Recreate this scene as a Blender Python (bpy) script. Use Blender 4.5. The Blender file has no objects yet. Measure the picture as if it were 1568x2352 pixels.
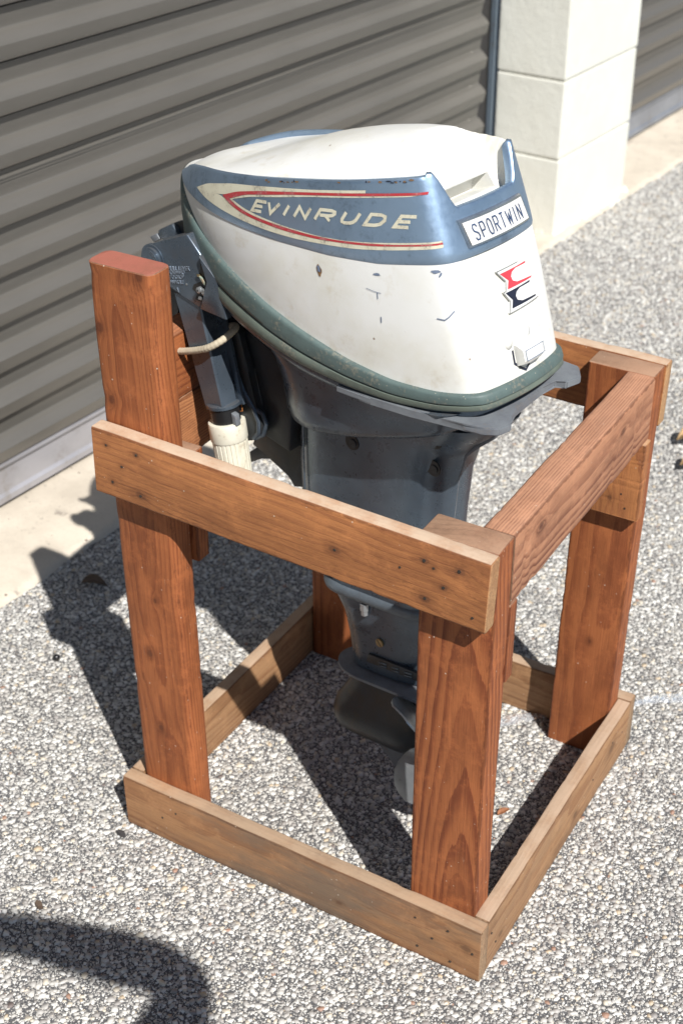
import bpy, bmesh, math, random
import numpy as np
from mathutils import Vector, Matrix

scene = bpy.context.scene
COL = scene.collection
PI = math.pi
rnd = random.Random(7)

# ------------------------------------------------------------------ camera
cam_d = bpy.data.cameras.new('camera')
cam = bpy.data.objects.new('camera', cam_d)
COL.objects.link(cam)
cam.location = (0.44414, -1.06019, 1.41077)
cam.rotation_mode = 'XYZ'
cam.rotation_euler = (1.0058, 0.0071, 0.5354)
cam_d.sensor_fit = 'HORIZONTAL'
cam_d.sensor_width = 36
cam_d.lens = 36 * 3198.55 / 1568
cam_d.clip_start = 0.05
cam_d.clip_end = 300
cam_d.dof.use_dof = True
cam_d.dof.focus_distance = 1.55
cam_d.dof.aperture_fstop = 11.0
scene.camera = cam

# ------------------------------------------------------------------ light
SUN = Vector((0.71, -0.50, 1.0)).normalized()
world = bpy.data.worlds.new("World")
scene.world = world
world.use_nodes = True
wn = world.node_tree.nodes
sky = wn.new('ShaderNodeTexSky')
sky.sky_type = 'NISHITA'
sky.sun_disc = False
sky.sun_elevation = math.asin(SUN.z)
sky.sun_rotation = math.atan2(SUN.x, SUN.y)
sky.air_density = 1.0
sky.dust_density = 0.3
bg = wn['Background']
world.node_tree.links.new(sky.outputs[0], bg.inputs['Color'])
bg.inputs['Strength'].default_value = 0.050
sun_d = bpy.data.lights.new('sun', 'SUN')
sun_d.energy = 5.0
sun_d.angle = math.radians(0.55)
sun_d.color = (1.0, 0.98, 0.95)
sun = bpy.data.objects.new('sun', sun_d)
COL.objects.link(sun)
sun.rotation_euler = SUN.to_track_quat('Z', 'Y').to_euler()
sun.location = (3, -2, 5)
scene.view_settings.view_transform = 'Standard'
scene.view_settings.look = 'None'
scene.view_settings.exposure = 0.40
scene.view_settings.gamma = 1.0
scene.view_settings.use_curve_mapping = False
scene.render.engine = 'CYCLES'
scene.render.resolution_x = 682
scene.render.resolution_y = 1024

# ------------------------------------------------------------------ helpers
def link(o, parent=None):
    COL.objects.link(o)
    if parent is not None:
        o.parent = parent
    return o

def mesh_obj(name, verts, faces, mat, parent=None, smooth=False):
    me = bpy.data.meshes.new(name)
    me.from_pydata([tuple(v) for v in verts], [], faces)
    me.update()
    if mat is not None:
        me.materials.append(mat)
    if smooth:
        me.shade_smooth()
    return link(bpy.data.objects.new(name, me), parent)

def bm_obj(name, bm, mat, parent=None, smooth=False):
    bmesh.ops.recalc_face_normals(bm, faces=bm.faces)
    me = bpy.data.meshes.new(name)
    bm.to_mesh(me); bm.free()
    if mat is not None:
        me.materials.append(mat)
    if smooth:
        me.shade_smooth()
    return link(bpy.data.objects.new(name, me), parent)

def bake_mods(o):
    dg = bpy.context.evaluated_depsgraph_get()
    dg.update()
    me = bpy.data.meshes.new_from_object(o.evaluated_get(dg))
    o.modifiers.clear()
    o.data = me
    return o

def sharp_smooth(o, ang=35):
    me = o.data
    me.shade_smooth()
    bm = bmesh.new(); bm.from_mesh(me)
    a = math.radians(ang)
    for e in bm.edges:
        if len(e.link_faces) == 2 and e.calc_face_angle(0) > a:
            e.smooth = False
    bm.to_mesh(me); bm.free()

def empty(name, loc, rz=0.0):
    o = bpy.data.objects.new(name, None)
    o.location = loc
    o.rotation_euler = (0, 0, rz)
    o.empty_display_size = 0.1
    return link(o)

def tag(o, label=None, cat=None, group=None, kind=None):
    if label: o['label'] = label
    if cat: o['category'] = cat
    if group: o['group'] = group
    if kind: o['kind'] = kind
    return o

class NT:
    def __init__(s, mat):
        s.t = mat.node_tree
    def n(s, typ, ins=None, **kw):
        nd = s.t.nodes.new(typ)
        for k, v in kw.items():
            setattr(nd, k, v)
        for k, v in (ins or {}).items():
            sock = nd.inputs[k]
            if isinstance(v, bpy.types.NodeSocket):
                s.t.links.new(v, sock)
            elif isinstance(v, bpy.types.Node):
                s.t.links.new(v.outputs[0], sock)
            else:
                sock.default_value = v
        return nd
    def m(s, op, a, b=0.0, c=None, clamp=False):
        ins = {0: a, 1: b}
        if c is not None: ins[2] = c
        return s.n('ShaderNodeMath', ins, operation=op, use_clamp=clamp).outputs[0]
    def mix(s, f, a, b, blend='MIX'):
        nd = s.n('ShaderNodeMix', None, data_type='RGBA', blend_type=blend)
        for i, v in ((0, f), (6, a), (7, b)):
            sock = nd.inputs[i]
            if isinstance(v, bpy.types.NodeSocket): s.t.links.new(v, sock)
            else: sock.default_value = v
        return nd.outputs[2]
    def ramp(s, f, stops, interp='LINEAR'):
        nd = s.n('ShaderNodeValToRGB', {0: f})
        cr = nd.color_ramp; cr.interpolation = interp
        while len(cr.elements) < len(stops): cr.elements.new(0.5)
        for e, (p, c) in zip(cr.elements, stops):
            e.position = p
            e.color = c if len(c) == 4 else (*c, 1)
        return nd.outputs[0]
    def step(s, x, lo, hi):
        nd = s.n('ShaderNodeMapRange', {0: x, 1: lo, 2: hi, 3: 0.0, 4: 1.0}, interpolation_type='SMOOTHSTEP')
        return nd.outputs[0]
    def noise(s, vec, scale, detail=3.0, rough=0.55, dist=0.0):
        return s.n('ShaderNodeTexNoise', {'Vector': vec, 'Scale': scale, 'Detail': detail, 'Roughness': rough, 'Distortion': dist}).outputs[0]
    def vmap(s, vec, scale=(1, 1, 1), loc=(0, 0, 0)):
        return s.n('ShaderNodeMapping', {'Vector': vec, 'Scale': scale, 'Location': loc}).outputs[0]

def new_mat(name):
    m = bpy.data.materials.new(name)
    m.use_nodes = True
    nt = NT(m)
    b = m.node_tree.nodes['Principled BSDF']
    return m, nt, b

def setin(nt, b, k, v):
    if isinstance(v, bpy.types.NodeSocket): nt.t.links.new(v, b.inputs[k])
    else: b.inputs[k].default_value = v

def rgb(*c): return (c[0], c[1], c[2], 1)

# generic worn paint / metal
def paint(name, col, col2=None, rough=0.4, metal=0.0, dirt=(0.10, 0.08, 0.06), dirt_amt=0.25, scale=14, bump=0.15, coat=0.0, fleck=0.0, fleckcol=(0.7,0.6,0.5), dust=0.0, dustcol=(0.30,0.24,0.18)):
    m, nt, b = new_mat(name)
    tc = nt.n('ShaderNodeTexCoord').outputs['Object']
    n1 = nt.noise(tc, scale, 5, 0.6)
    n2 = nt.noise(tc, scale * 6, 4, 0.7)
    c2 = col2 or tuple(x * 0.8 for x in col)
    c = nt.mix(nt.step(n1, 0.35, 0.7), rgb(*col), rgb(*c2))
    f = nt.m('MULTIPLY', nt.step(nt.m('MULTIPLY', n1, n2), 0.27, 0.42), dirt_amt)
    c = nt.mix(f, c, rgb(*dirt))
    if fleck > 0:
        v = nt.n('ShaderNodeTexVoronoi', {'Vector': tc, 'Scale': 420.0}).outputs['Distance']
        w = nt.n('ShaderNodeTexWhiteNoise', {'Vector': nt.n('ShaderNodeTexVoronoi', {'Vector': tc, 'Scale': 420.0}).outputs['Position']}).outputs['Value']
        ff = nt.m('MULTIPLY', nt.m('LESS_THAN', v, 0.22), nt.m('GREATER_THAN', w, 1 - fleck))
        c = nt.mix(ff, c, rgb(*fleckcol))
    if dust > 0:
        g = nt.n('ShaderNodeNewGeometry').outputs['Normal']
        z = nt.n('ShaderNodeSeparateXYZ', {0: g}).outputs[2]
        df = nt.m('MULTIPLY', nt.m('MULTIPLY', nt.step(z, 0.6, 0.95), nt.step(n2, 0.3, 0.6)), dust)
        c = nt.mix(df, c, rgb(*dustcol))
    setin(nt, b, 'Base Color', c)
    r = nt.m('ADD', nt.m('MULTIPLY', n2, 0.3), rough - 0.15, clamp=True)
    setin(nt, b, 'Roughness', r)
    b.inputs['Metallic'].default_value = metal
    b.inputs['Coat Weight'].default_value = coat
    b.inputs['Coat Roughness'].default_value = 0.15
    if bump:
        bp = nt.n('ShaderNodeBump', {'Height': n2, 'Strength': bump, 'Distance': 0.001})
        nt.t.links.new(bp.outputs[0], b.inputs['Normal'])
    return m

# ------------------------------------------------------------------ wood
def wood(name, early, late, seed=0.0, spacing=0.006, pith=(0.03, -0.05), tilt=0.02, tz=0.0, wob=0.05, wob_z=0.03, L=1.0, W=.09, T=.04, endcol=(0.23, 0.125, 0.075), spots=(), dust=0.5, dustcol=(0.50, 0.31, 0.20), grey=0.0, rough=0.62, contrast=1.0, specks=0.5):
    m, nt, b = new_mat(name)
    tc = nt.n('ShaderNodeTexCoord').outputs['Object']
    p = nt.vmap(tc, (1, 1, 1), (seed * 1.37, seed * 0.71, seed * 0.33))
    sx = nt.n('ShaderNodeSeparateXYZ', {0: tc})
    X, Yc, Zc = sx.outputs
    lowx = nt.noise(nt.vmap(p, (2.2, 9, 9)), 1.0, 2, 0.5)
    wob = nt.m('MULTIPLY', nt.m('SUBTRACT', lowx, 0.5), wob)
    # knots bend the rings
    bend = 0.0
    for (sxp, syp, szp, r) in spots:
        d = nt.n('ShaderNodeVectorMath', {0: tc, 1: (sxp, syp, szp)}, operation='SUBTRACT').outputs[0]
        d = nt.n('ShaderNodeVectorMath', {0: d, 1: (0.45, 1, 1)}, operation='MULTIPLY').outputs[0]
        d = nt.n('ShaderNodeVectorMath', {0: d}, operation='LENGTH').outputs['Value']
        g = nt.m('DIVIDE', r * r * 1.6, nt.m('ADD', nt.m('MULTIPLY', d, d), r * r * 1.3))
        g = nt.m('MULTIPLY', g, r * 1.2)
        bend = g if bend == 0.0 else nt.m('ADD', bend, g)
    yy = nt.m('ADD', nt.m('SUBTRACT', Yc, pith[0]), nt.m('ADD', nt.m('MULTIPLY', X, tilt), wob))
    z2 = nt.m('ADD', nt.m('ADD', nt.m('SUBTRACT', Zc, pith[1]), nt.m('MULTIPLY', X, tz)), nt.m('MULTIPLY', nt.m('SUBTRACT', nt.noise(nt.vmap(p, (3.1, 12, 12), (5, 2, 9)), 1.0, 2), 0.5), wob_z))
    d = nt.m('SQRT', nt.m('ADD', nt.m('MULTIPLY', yy, yy), nt.m('MULTIPLY', z2, z2)))
    d = nt.m('ADD', d, bend)
    fib0 = nt.noise(nt.vmap(p, (6, 220, 220)), 1.0, 3, 0.6)
    rr = nt.m('ADD', nt.m('DIVIDE', d, spacing), nt.m('MULTIPLY', fib0, 0.35))
    fr = nt.m('FRACT', rr)
    late_f = nt.m('MULTIPLY', nt.step(fr, 0.25, 0.92), nt.m('SUBTRACT', 1.0, nt.step(fr, 0.94, 1.0)))
    ringvar = nt.n('ShaderNodeTexWhiteNoise', {'W': nt.m('FLOOR', rr)}, noise_dimensions='1D').outputs['Value']
    late_f = nt.m('MULTIPLY', late_f, nt.m('ADD', 0.45, nt.m('MULTIPLY', ringvar, 0.6)))
    late_f = nt.m('MULTIPLY', late_f, contrast, clamp=True)
    c = nt.mix(late_f, rgb(*early), rgb(*late))
    # fibres
    fib = nt.noise(nt.vmap(p, (14, 900, 900)), 1.0, 3, 0.7)
    c = nt.mix(nt.m('MULTIPLY', nt.step(fib, 0.45, 0.7), 0.35), c, rgb(*[x * 0.55 for x in late]))
    fib2 = nt.noise(nt.vmap(p, (9, 500, 500), (3, 3, 3)), 1.0, 2, 0.7)
    c = nt.mix(nt.m('MULTIPLY', nt.step(fib2, 0.52, 0.72), 0.3), c, rgb(*[min(1, x * 1.5) for x in early]))
    # blotches
    bl = nt.noise(nt.vmap(p, (5, 14, 14)), 1.0, 7, 0.72)
    c = nt.mix(nt.m('MULTIPLY', nt.step(bl, 0.46, 0.68), 0.5), c, rgb(*[x * 0.62 for x in late]))
    bl2 = nt.noise(nt.vmap(p, (1, 1, 1), (11, 4, 1)), 26, 8, 0.78)
    c = nt.mix(nt.m('MULTIPLY', nt.step(bl2, 0.48, 0.66), 0.45), c, rgb(*[min(1, x * 1.35) for x in early]))
    if grey > 0:
        gf = nt.m('MULTIPLY', nt.step(nt.noise(nt.vmap(p, (3, 12, 12), (1, 7, 2)), 1.0, 5, 0.7), 0.40, 0.66), grey)
        c = nt.mix(gf, c, rgb(0.13, 0.105, 0.08))
    # knots and nail stains
    for (sxp, syp, szp, r) in spots:
        d = nt.n('ShaderNodeVectorMath', {0: tc, 1: (sxp, syp, szp)}, operation='SUBTRACT').outputs[0]
        d = nt.n('ShaderNodeVectorMath', {0: d, 1: (0.7, 1, 1)}, operation='MULTIPLY').outputs[0]
        d = nt.n('ShaderNodeVectorMath', {0: d}, operation='LENGTH').outputs['Value']
        d = nt.m('ADD', d, nt.m('MULTIPLY', nt.m('SUBTRACT', nt.noise(p, 120, 2), 0.5), r * 0.6))
        f = nt.m('SUBTRACT', 1.0, nt.step(d, r * 0.55, r * 1.0))
        halo = nt.m('SUBTRACT', 1.0, nt.step(d, r * 0.8, r * 2.6))
        c = nt.mix(nt.m('MULTIPLY', halo, 0.35), c, rgb(*[x * 0.5 for x in late]))
        c = nt.mix(nt.m('MULTIPLY', f, 0.6), c, rgb(late[0] * 0.45, late[1] * 0.5, late[2] * 0.6))
    # raw sawn ends
    ef = nt.m('GREATER_THAN', nt.m('ABSOLUTE', X), L / 2 - 0.0009)
    en = nt.noise(p, 420, 4, 0.8)
    ec = nt.mix(nt.step(en, 0.35, 0.7), rgb(*endcol), rgb(*[q * 0.5 for q in endcol]))
    ec = nt.mix(nt.m('MULTIPLY', late_f, 0.35), ec, rgb(*[q * 0.45 for q in endcol]))
    ec = nt.mix(nt.m('MULTIPLY', nt.step(bl, .4, .7), 0.4), ec, rgb(*late))
    c = nt.mix(ef, c, ec)
    # bruised and dirty arrises
    ey = nt.m('SUBTRACT', W / 2, nt.m('ABSOLUTE', Yc)); ez = nt.m('SUBTRACT', T / 2, nt.m('ABSOLUTE', Zc))
    en2 = nt.noise(nt.vmap(p, (40, 150, 150), (7, 7, 3)), 1.0, 5, 0.75)
    em = nt.m('MAXIMUM', ey, ez)
    ew = nt.m('SUBTRACT', em, nt.m('MULTIPLY', nt.m('SUBTRACT', en2, 0.42), 0.014))
    c = nt.mix(nt.m('MULTIPLY', nt.m('SUBTRACT', 1.0, nt.step(ew, 0.0006, 0.0026)), 0.62), c, rgb(*[q * 0.42 for q in late]))
    # dark scuffs and fine scratches along and across the grain
    sf_ = nt.noise(nt.vmap(p, (26, 90, 90), (6, 1, 8)), 1.0, 6, 0.8)
    c = nt.mix(nt.m('MULTIPLY', nt.step(sf_, 0.58, 0.70), 0.42), c, rgb(*[q * 0.42 for q in late]))
    # pale specks of paint
    if specks > 0:
        vv = nt.n('ShaderNodeTexVoronoi', {'Vector': p, 'Scale': 210.0})
        wv = nt.n('ShaderNodeTexWhiteNoise', {'Vector': vv.outputs['Position']}).outputs['Value']
        ff = nt.m('MULTIPLY', nt.m('LESS_THAN', vv.outputs['Distance'], nt.m('MULTIPLY', wv, 0.22)), nt.m('GREATER_THAN', nt.n('ShaderNodeTexWhiteNoise', {'Vector': nt.vmap(vv.outputs['Position'], (3, 3, 3))}).outputs['Value'], 1 - 0.10 * specks))
        c = nt.mix(nt.m('MULTIPLY', ff, 0.6), c, rgb(0.62, 0.55, 0.45))
        scr = nt.noise(nt.vmap(p, (30, 160, 160), (2, 9, 4)), 1.0, 5, 0.75)
        c = nt.mix(nt.m('MULTIPLY', nt.step(scr, 0.66, 0.76), 0.5 * specks), c, rgb(0.56, 0.42, 0.30))
    # dust lying on level faces
    g = nt.n('ShaderNodeNewGeometry').outputs['Normal']
    z = nt.n('ShaderNodeSeparateXYZ', {0: g}).outputs[2]
    dn = nt.step(nt.noise(p, 30, 5, 0.7), 0.25, 0.6)
    df = nt.m('MULTIPLY', nt.m('MULTIPLY', nt.step(z, 0.7, 0.97), nt.m('ADD', 0.55, nt.m('MULTIPLY', dn, 0.45))), dust)
    c = nt.mix(df, c, rgb(*dustcol))
    setin(nt, b, 'Base Color', c)
    setin(nt, b, 'Roughness', nt.m('ADD', rough - 0.1, nt.m('MULTIPLY', bl2, 0.25)))
    b.inputs['Specular IOR Level'].default_value = 0.35
    h = nt.m('ADD', nt.m('MULTIPLY', late_f, 0.5), nt.m('ADD', fib, nt.m('MULTIPLY', fib2, 0.6)))
    h = nt.m('ADD', h, nt.m('MULTIPLY', nt.noise(p, 60, 5, 0.7), 0.8))
    bp = nt.n('ShaderNodeBump', {'Height': h, 'Strength': 0.38, 'Distance': 0.0011})
    nt.t.links.new(bp.outputs[0], b.inputs['Normal'])
    return m

def board_mesh(L, W, T, r=0.0018, seed=0, segs=60, wob=0.0004, crook=0.0):
    """length along X, width along Y, thickness along Z, rounded edges, slight unevenness"""
    rg = np.random.RandomState(seed)
    prof = []
    n = 3
    for cx, cy, a0 in ((W/2-r, T/2-r, 0), (-W/2+r, T/2-r, 90), (-W/2+r, -T/2+r, 180), (W/2-r, -T/2+r, 270)):
        for i in range(n + 1):
            a = math.radians(a0 + 90 * i / n)
            prof.append((cx + r * math.cos(a), cy + r * math.sin(a)))
    prof = np.array(prof); m = len(prof)
    xs = np.linspace(-L/2, L/2, segs + 1)
    xs = np.concatenate([[xs[0]], [xs[0] + 0.0012], xs[1:-1], [xs[-1] - 0.0012], [xs[-1]]])
    k = len(xs)
    ph = rg.rand(4, 3) * 6.28
    V = []
    cornerdamage = rg.rand(4, k)
    for i, x in enumerate(xs):
        sc = 1.0
        ins = 0.0012 if i in (0, k - 1) else 0.0
        pr = prof.copy()
        if ins:
            pr[:, 0] *= 1 - ins * 2 / W; pr[:, 1] *= 1 - ins * 2 / T
        oy = sum(math.sin(x * f + ph[0][j]) for j, f in enumerate((9, 21, 47))) * wob * 0.5 + crook * math.cos(PI * x / L)
        oz = sum(math.sin(x * f + ph[1][j]) for j, f in enumerate((8, 19, 53))) * wob * 0.4
        pr = pr + np.array([oy, oz])
        for c in range(4):
            if cornerdamage[c, i] > 0.93 and 1 < i < k - 2:
                s = (cornerdamage[c, i] - 0.93) * 12
                ctr = np.array([0, 0])
                for q in range(n + 1):
                    j = c * (n + 1) + q
                    dirv = -np.sign(pr[j]) * np.array([1, 1])
                    pr[j] += dirv * 0.0012 * s
        for q in pr: V.append((x, q[0], q[1]))
    F = []
    for i in range(k - 1):
        for j in range(m):
            a = i * m + j; b = i * m + (j + 1) % m
            F.append((a, a + m, b + m, b))
    F.append(tuple(range(m))[::1]); F.append(tuple((k - 1) * m + j for j in reversed(range(m))))
    return V, F

def board(name, parent, c0, c1, wdir, W, T, matargs, r=0.0018, seed=0, wspots=(), **kw):
    c0 = Vector(c0); c1 = Vector(c1)
    ax = (c1 - c0); L = ax.length; ax.normalize()
    wd = Vector(wdir); wd = (wd - ax * wd.dot(ax)).normalized()
    td = ax.cross(wd)
    R = Matrix((ax, wd, td)).transposed().to_4x4()
    Mx = Matrix.Translation((c0 + c1) / 2) @ R
    inv = Mx.inverted()
    sp = [(*(inv @ Vector(s[:3])), s[3]) for s in wspots]
    V, F = board_mesh(L, W, T, r=r, seed=seed, **kw)
    mat = wood(name + '_wood', spots=sp, seed=seed + 1.5, L=L, W=W, T=T, **matargs)
    o = mesh_obj(name, V, F, mat, None)
    sharp_smooth(o, 40)
    o.matrix_world = Mx
    if parent is not None:
        o.parent = parent
        o.matrix_parent_inverse = parent.matrix_basis.inverted()
    return o

# ------------------------------------------------------------------ ground
def ground_material():
    m, nt, b = new_mat('exposed_aggregate')
    tc = nt.n('ShaderNodeTexCoord').outputs['Object']
    v = nt.n('ShaderNodeTexVoronoi', {'Vector': tc, 'Scale': 165.0})
    v2 = nt.n('ShaderNodeTexVoronoi', {'Vector': tc, 'Scale': 420.0})
    w = nt.n('ShaderNodeTexWhiteNoise', {'Vector': v.outputs['Position']}).outputs['Value']
    w2 = nt.n('ShaderNodeTexWhiteNoise', {'Vector': v2.outputs['Position']}).outputs['Value']
    binder = nt.mix(nt.noise(tc, 60, 4, 0.7), rgb(0.055, 0.055, 0.060), rgb(0.145, 0.143, 0.142))
    st = nt.ramp(w2, [(0, (0.16, 0.15, 0.14)), (0.4, (0.36, 0.34, 0.31)), (0.8, (0.50, 0.48, 0.44)), (1, (0.60, 0.58, 0.54))])
    fine = nt.m('LESS_THAN', v2.outputs['Distance'], nt.m('ADD', 0.22, nt.m('MULTIPLY', w2, 0.30)))
    c = nt.mix(nt.m('MULTIPLY', fine, 0.85), binder, st)
    st1 = nt.ramp(w, [(0, (0.22, 0.2, 0.18)), (0.4, (0.5, 0.47, 0.42)), (0.8, (0.62, 0.6, 0.55)), (1, (0.7, 0.68, 0.62))])
    far = nt.n('ShaderNodeAttribute', attribute_name='bare').outputs['Fac']
    big = nt.m('MULTIPLY', nt.m('LESS_THAN', v.outputs['Distance'], nt.m('ADD', 0.3, nt.m('MULTIPLY', w, 0.25))), far)
    c = nt.mix(big, c, st1)
    blot = nt.noise(tc, 2.5, 4, 0.6)
    c = nt.mix(nt.m('MULTIPLY', nt.step(blot, 0.45, 0.75), 0.3), c, rgb(0.12, 0.105, 0.09))
    setin(nt, b, 'Base Color', c)
    b.inputs['Roughness'].default_value = 0.85
    h = nt.m('ADD', nt.m('MULTIPLY', v2.outputs['Distance'], -1.0), nt.m('MULTIPLY', v.outputs['Distance'], nt.m('MULTIPLY', far, -2.0)))
    bp = nt.n('ShaderNodeBump', {'Height': h, 'Strength': 0.7, 'Distance': 0.002})
    nt.t.links.new(bp.outputs[0], b.inputs['Normal'])
    return m

WA = math.radians(85.3)
WE = np.array([math.cos(WA), math.sin(WA)])       # along the wall
WN = np.array([-math.sin(WA), math.cos(WA)])      # into the building
W0 = np.array([-.911, 2.334])
def wall_pt(s, d, z=0.0):
    p = W0 + WE * s + WN * d
    return (float(p[0]), float(p[1]), z)

STONE_POLY = [(-0.66, -0.56), (0.46, -0.02), (0.12, 1.25), (-0.55, 3.5), (-0.95, 3.5), (-1.10, 0.9), (-1.12, 0.1)]
def in_poly(P, poly):
    x, y = P[:, 0], P[:, 1]; ins = np.zeros(len(P), bool)
    n = len(poly); j = n - 1
    for i in range(n):
        xi, yi = poly[i]; xj, yj = poly[j]
        c = ((yi > y) != (yj > y)) & (x < (xj - xi) * (y - yi) / (yj - yi + 1e-12) + xi)
        ins ^= c; j = i
    return ins

def build_ground():
    gm = ground_material()
    # one sheet out to the horizon, finer towards the stand
    xs = np.concatenate([[-120, -30, -8, -3], np.linspace(-1.5, 1.5, 31), [3, 8, 30, 120]])
    ys = np.concatenate([[-120, -30, -8, -3], np.linspace(-1.5, 4.5, 41), [8, 30, 120]])
    V = [(x, y, 0.0) for y in ys for x in xs]
    nx = len(xs)
    F = [(j*nx+i, j*nx+i+1, (j+1)*nx+i+1, (j+1)*nx+i) for j in range(len(ys)-1) for i in range(nx-1)]
    g = mesh_obj('ground', V, F, gm)
    a = g.data.attributes.new('bare', 'FLOAT', 'POINT')
    P = np.array(V)[:, :2]
    a.data.foreach_set('value', np.where(in_poly(P, STONE_POLY), 0.0, 1.0).astype(np.float32))
    tag(g, kind='structure')
    # stones set in the surface
    rg = np.random.RandomState(3)
    def scatter(step, rlo, rhi, keep, poly, pw=1.0):
        x0, x1, y0, y1 = -1.15, 1.1, -0.8, 4.1
        gx, gy = np.meshgrid(np.arange(x0, x1, step), np.arange(y0, y1, step * 0.87))
        gx = gx + (np.arange(gx.shape[0])[:, None] % 2) * step / 2
        P = np.stack([gx.ravel(), gy.ravel()], 1)
        P += (rg.rand(*P.shape) - .5) * step * 0.95
        P = P[rg.rand(len(P)) < keep]
        P = P[in_poly(P, poly)]
        # keep off the concrete
        d = (P - W0) @ WN
        P = P[d < -0.022 + 0.006 * rg.randn(len(P))]
        r = rlo + (rhi - rlo) * rg.rand(len(P)) ** pw
        return P, r
    A = scatter(0.0066, 0.0020, 0.0058, 0.96, STONE_POLY, 1.9)
    near = [(-0.66, -0.56), (0.46, -0.02), (0.12, 1.25), (-1.06, 1.25), (-1.12, 0.1)]
    B = scatter(0.0046, 0.0010, 0.0021, 0.9, near, 1.3)
    def stones(P, r, k):
        n = len(P)
        ang = np.linspace(0, 2 * PI, k, endpoint=False)[None, :] + (rg.rand(n, k) - .5) * 5.0 / k
        ang += rg.rand(n, 1) * 6.28
        asp = 0.60 + 0.40 * rg.rand(n, 1)
        rot = rg.rand(n, 1) * PI
        rad = r[:, None] * (0.68 + 0.58 * rg.rand(n, k))
        cx = np.cos(ang) * rad; cy = np.sin(ang) * rad * asp
        ox = cx * np.cos(rot) - cy * np.sin(rot); oy = cx * np.sin(rot) + cy * np.cos(rot)
        h = (0.10 + 0.22 * rg.rand(n, 1)) * r[:, None] + 0.0003
        tx = (rg.rand(n, 1) - .5) * 0.34; ty = (rg.rand(n, 1) - .5) * 0.34
        bot = np.stack([P[:, :1] + ox, P[:, 1:] + oy, np.full_like(ox, -0.0012)], 2)
        sx_, sy_ = ox * 0.84, oy * 0.84
        top = np.stack([P[:, :1] + sx_, P[:, 1:] + sy_, h + tx * sx_ + ty * sy_ + (rg.rand(n, k) - .5) * 0.10 * r[:, None]], 2)
        V = np.concatenate([bot, top], 1).reshape(-1, 3)
        base = (np.arange(n) * 2 * k)[:, None]
        j = np.arange(k); jn = (j + 1) % k
        side = np.stack([j, jn, jn + k, j + k], 1)
        side = (base + side.reshape(1, -1)).reshape(-1, 4)
        tri = np.array([[k, k + q, k + q + 1] for q in range(1, k - 1)])
        tri = (base + tri.reshape(1, -1)).reshape(-1, 3)
        return V, side, tri, np.repeat(rg.rand(n), 2 * k)
    Va, Sa, Ta, ca = stones(A[0], A[1], 6)
    Vb, Sb, Tb, cb = stones(B[0], B[1], 4)
    V = np.concatenate([Va, Vb]); side = np.concatenate([Sa, Sb + len(Va)]); tri = np.concatenate([Ta, Tb + len(Va)]); tints = np.concatenate([ca, cb])
    me = bpy.data.meshes.new('stones')
    me.vertices.add(len(V)); me.vertices.foreach_set('co', V.astype(np.float32).ravel())
    nl = side.size + tri.size
    me.loops.add(nl)
    me.loops.foreach_set('vertex_index', np.concatenate([side.ravel(), tri.ravel()]).astype(np.int32))
    me.polygons.add(len(side) + len(tri))
    st = np.concatenate([np.arange(len(side)) * 4, side.size + np.arange(len(tri)) * 3]).astype(np.int32)
    me.polygons.foreach_set('loop_start', st)
    me.update(calc_edges=True); me.validate()
    at = me.attributes.new('tint', 'FLOAT', 'POINT')
    at.data.foreach_set('value', tints.astype(np.float32))
    m, nt, b = new_mat('pebbles')
    t = nt.n('ShaderNodeAttribute', attribute_name='tint').outputs['Fac']
    c = nt.ramp(t, [(0.0, (0.30, 0.28, 0.26)), (0.12, (0.42, 0.40, 0.37)), (0.32, (0.50, 0.48, 0.44)), (0.54, (0.60, 0.585, 0.545)), (0.72, (0.70, 0.685, 0.64)), (0.87, (0.58, 0.52, 0.42)), (0.94, (0.64, 0.625, 0.59)), (0.975, (0.50, 0.40, 0.28)), (0.992, (0.34, 0.20, 0.14)), (0.996, (0.15, 0.12, 0.11))], 'CONSTANT')
    tc = nt.n('ShaderNodeTexCoord').outputs['Object']
    nn = nt.noise(tc, 300, 4, 0.7)
    c = nt.mix(nt.m('MULTIPLY', nt.step(nn, 0.45, 0.75), 0.35), c, rgb(0.30, 0.27, 0.24))
    big = nt.noise(tc, 2.5, 4, 0.6)
    c = nt.mix(nt.m('MULTIPLY', nt.step(big, 0.5, 0.8), 0.22), c, rgb(0.30, 0.25, 0.2))
    setin(nt, b, 'Base Color', c)
    b.inputs['Roughness'].default_value = 0.6
    me.materials.append(m)
    o = link(bpy.data.objects.new('gravel_stones', me))
    tag(o, 'cream and grey stones embedded in the dark asphalt around the wooden stand', 'gravel', kind='stuff')

    # concrete strip in front of the doors
    m, nt, b = new_mat('concrete')
    tc = nt.n('ShaderNodeTexCoord').outputs['Object']
    n1 = nt.noise(tc, 7, 6, 0.65); n2 = nt.noise(tc, 180, 4, 0.7)
    c = nt.mix(nt.step(n1, 0.35, 0.7), rgb(0.60, 0.53, 0.43), rgb(0.47, 0.41, 0.33))
    c = nt.mix(nt.m('MULTIPLY', nt.step(n2, 0.55, 0.7), 0.4), c, rgb(0.33, 0.29, 0.24))
    n3 = nt.noise(nt.vmap(tc, (1, 1, 1), (4, 4, 4)), 22, 5, 0.75)
    c = nt.mix(nt.m('MULTIPLY', nt.step(n3, 0.60, 0.68), 0.6), c, rgb(0.17, 0.14, 0.12))
    spk = nt.n('ShaderNodeTexVoronoi', {'Vector': tc, 'Scale': 70.0})
    sw = nt.n('ShaderNodeTexWhiteNoise', {'Vector': spk.outputs['Position']}).outputs['Value']
    sf = nt.m('MULTIPLY', nt.m('LESS_THAN', spk.outputs['Distance'], nt.m('MULTIPLY', sw, 0.22)), nt.m('GREATER_THAN', nt.n('ShaderNodeTexWhiteNoise', {'Vector': nt.vmap(spk.outputs['Position'], (2, 2, 2))}).outputs['Value'], 0.9))
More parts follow.
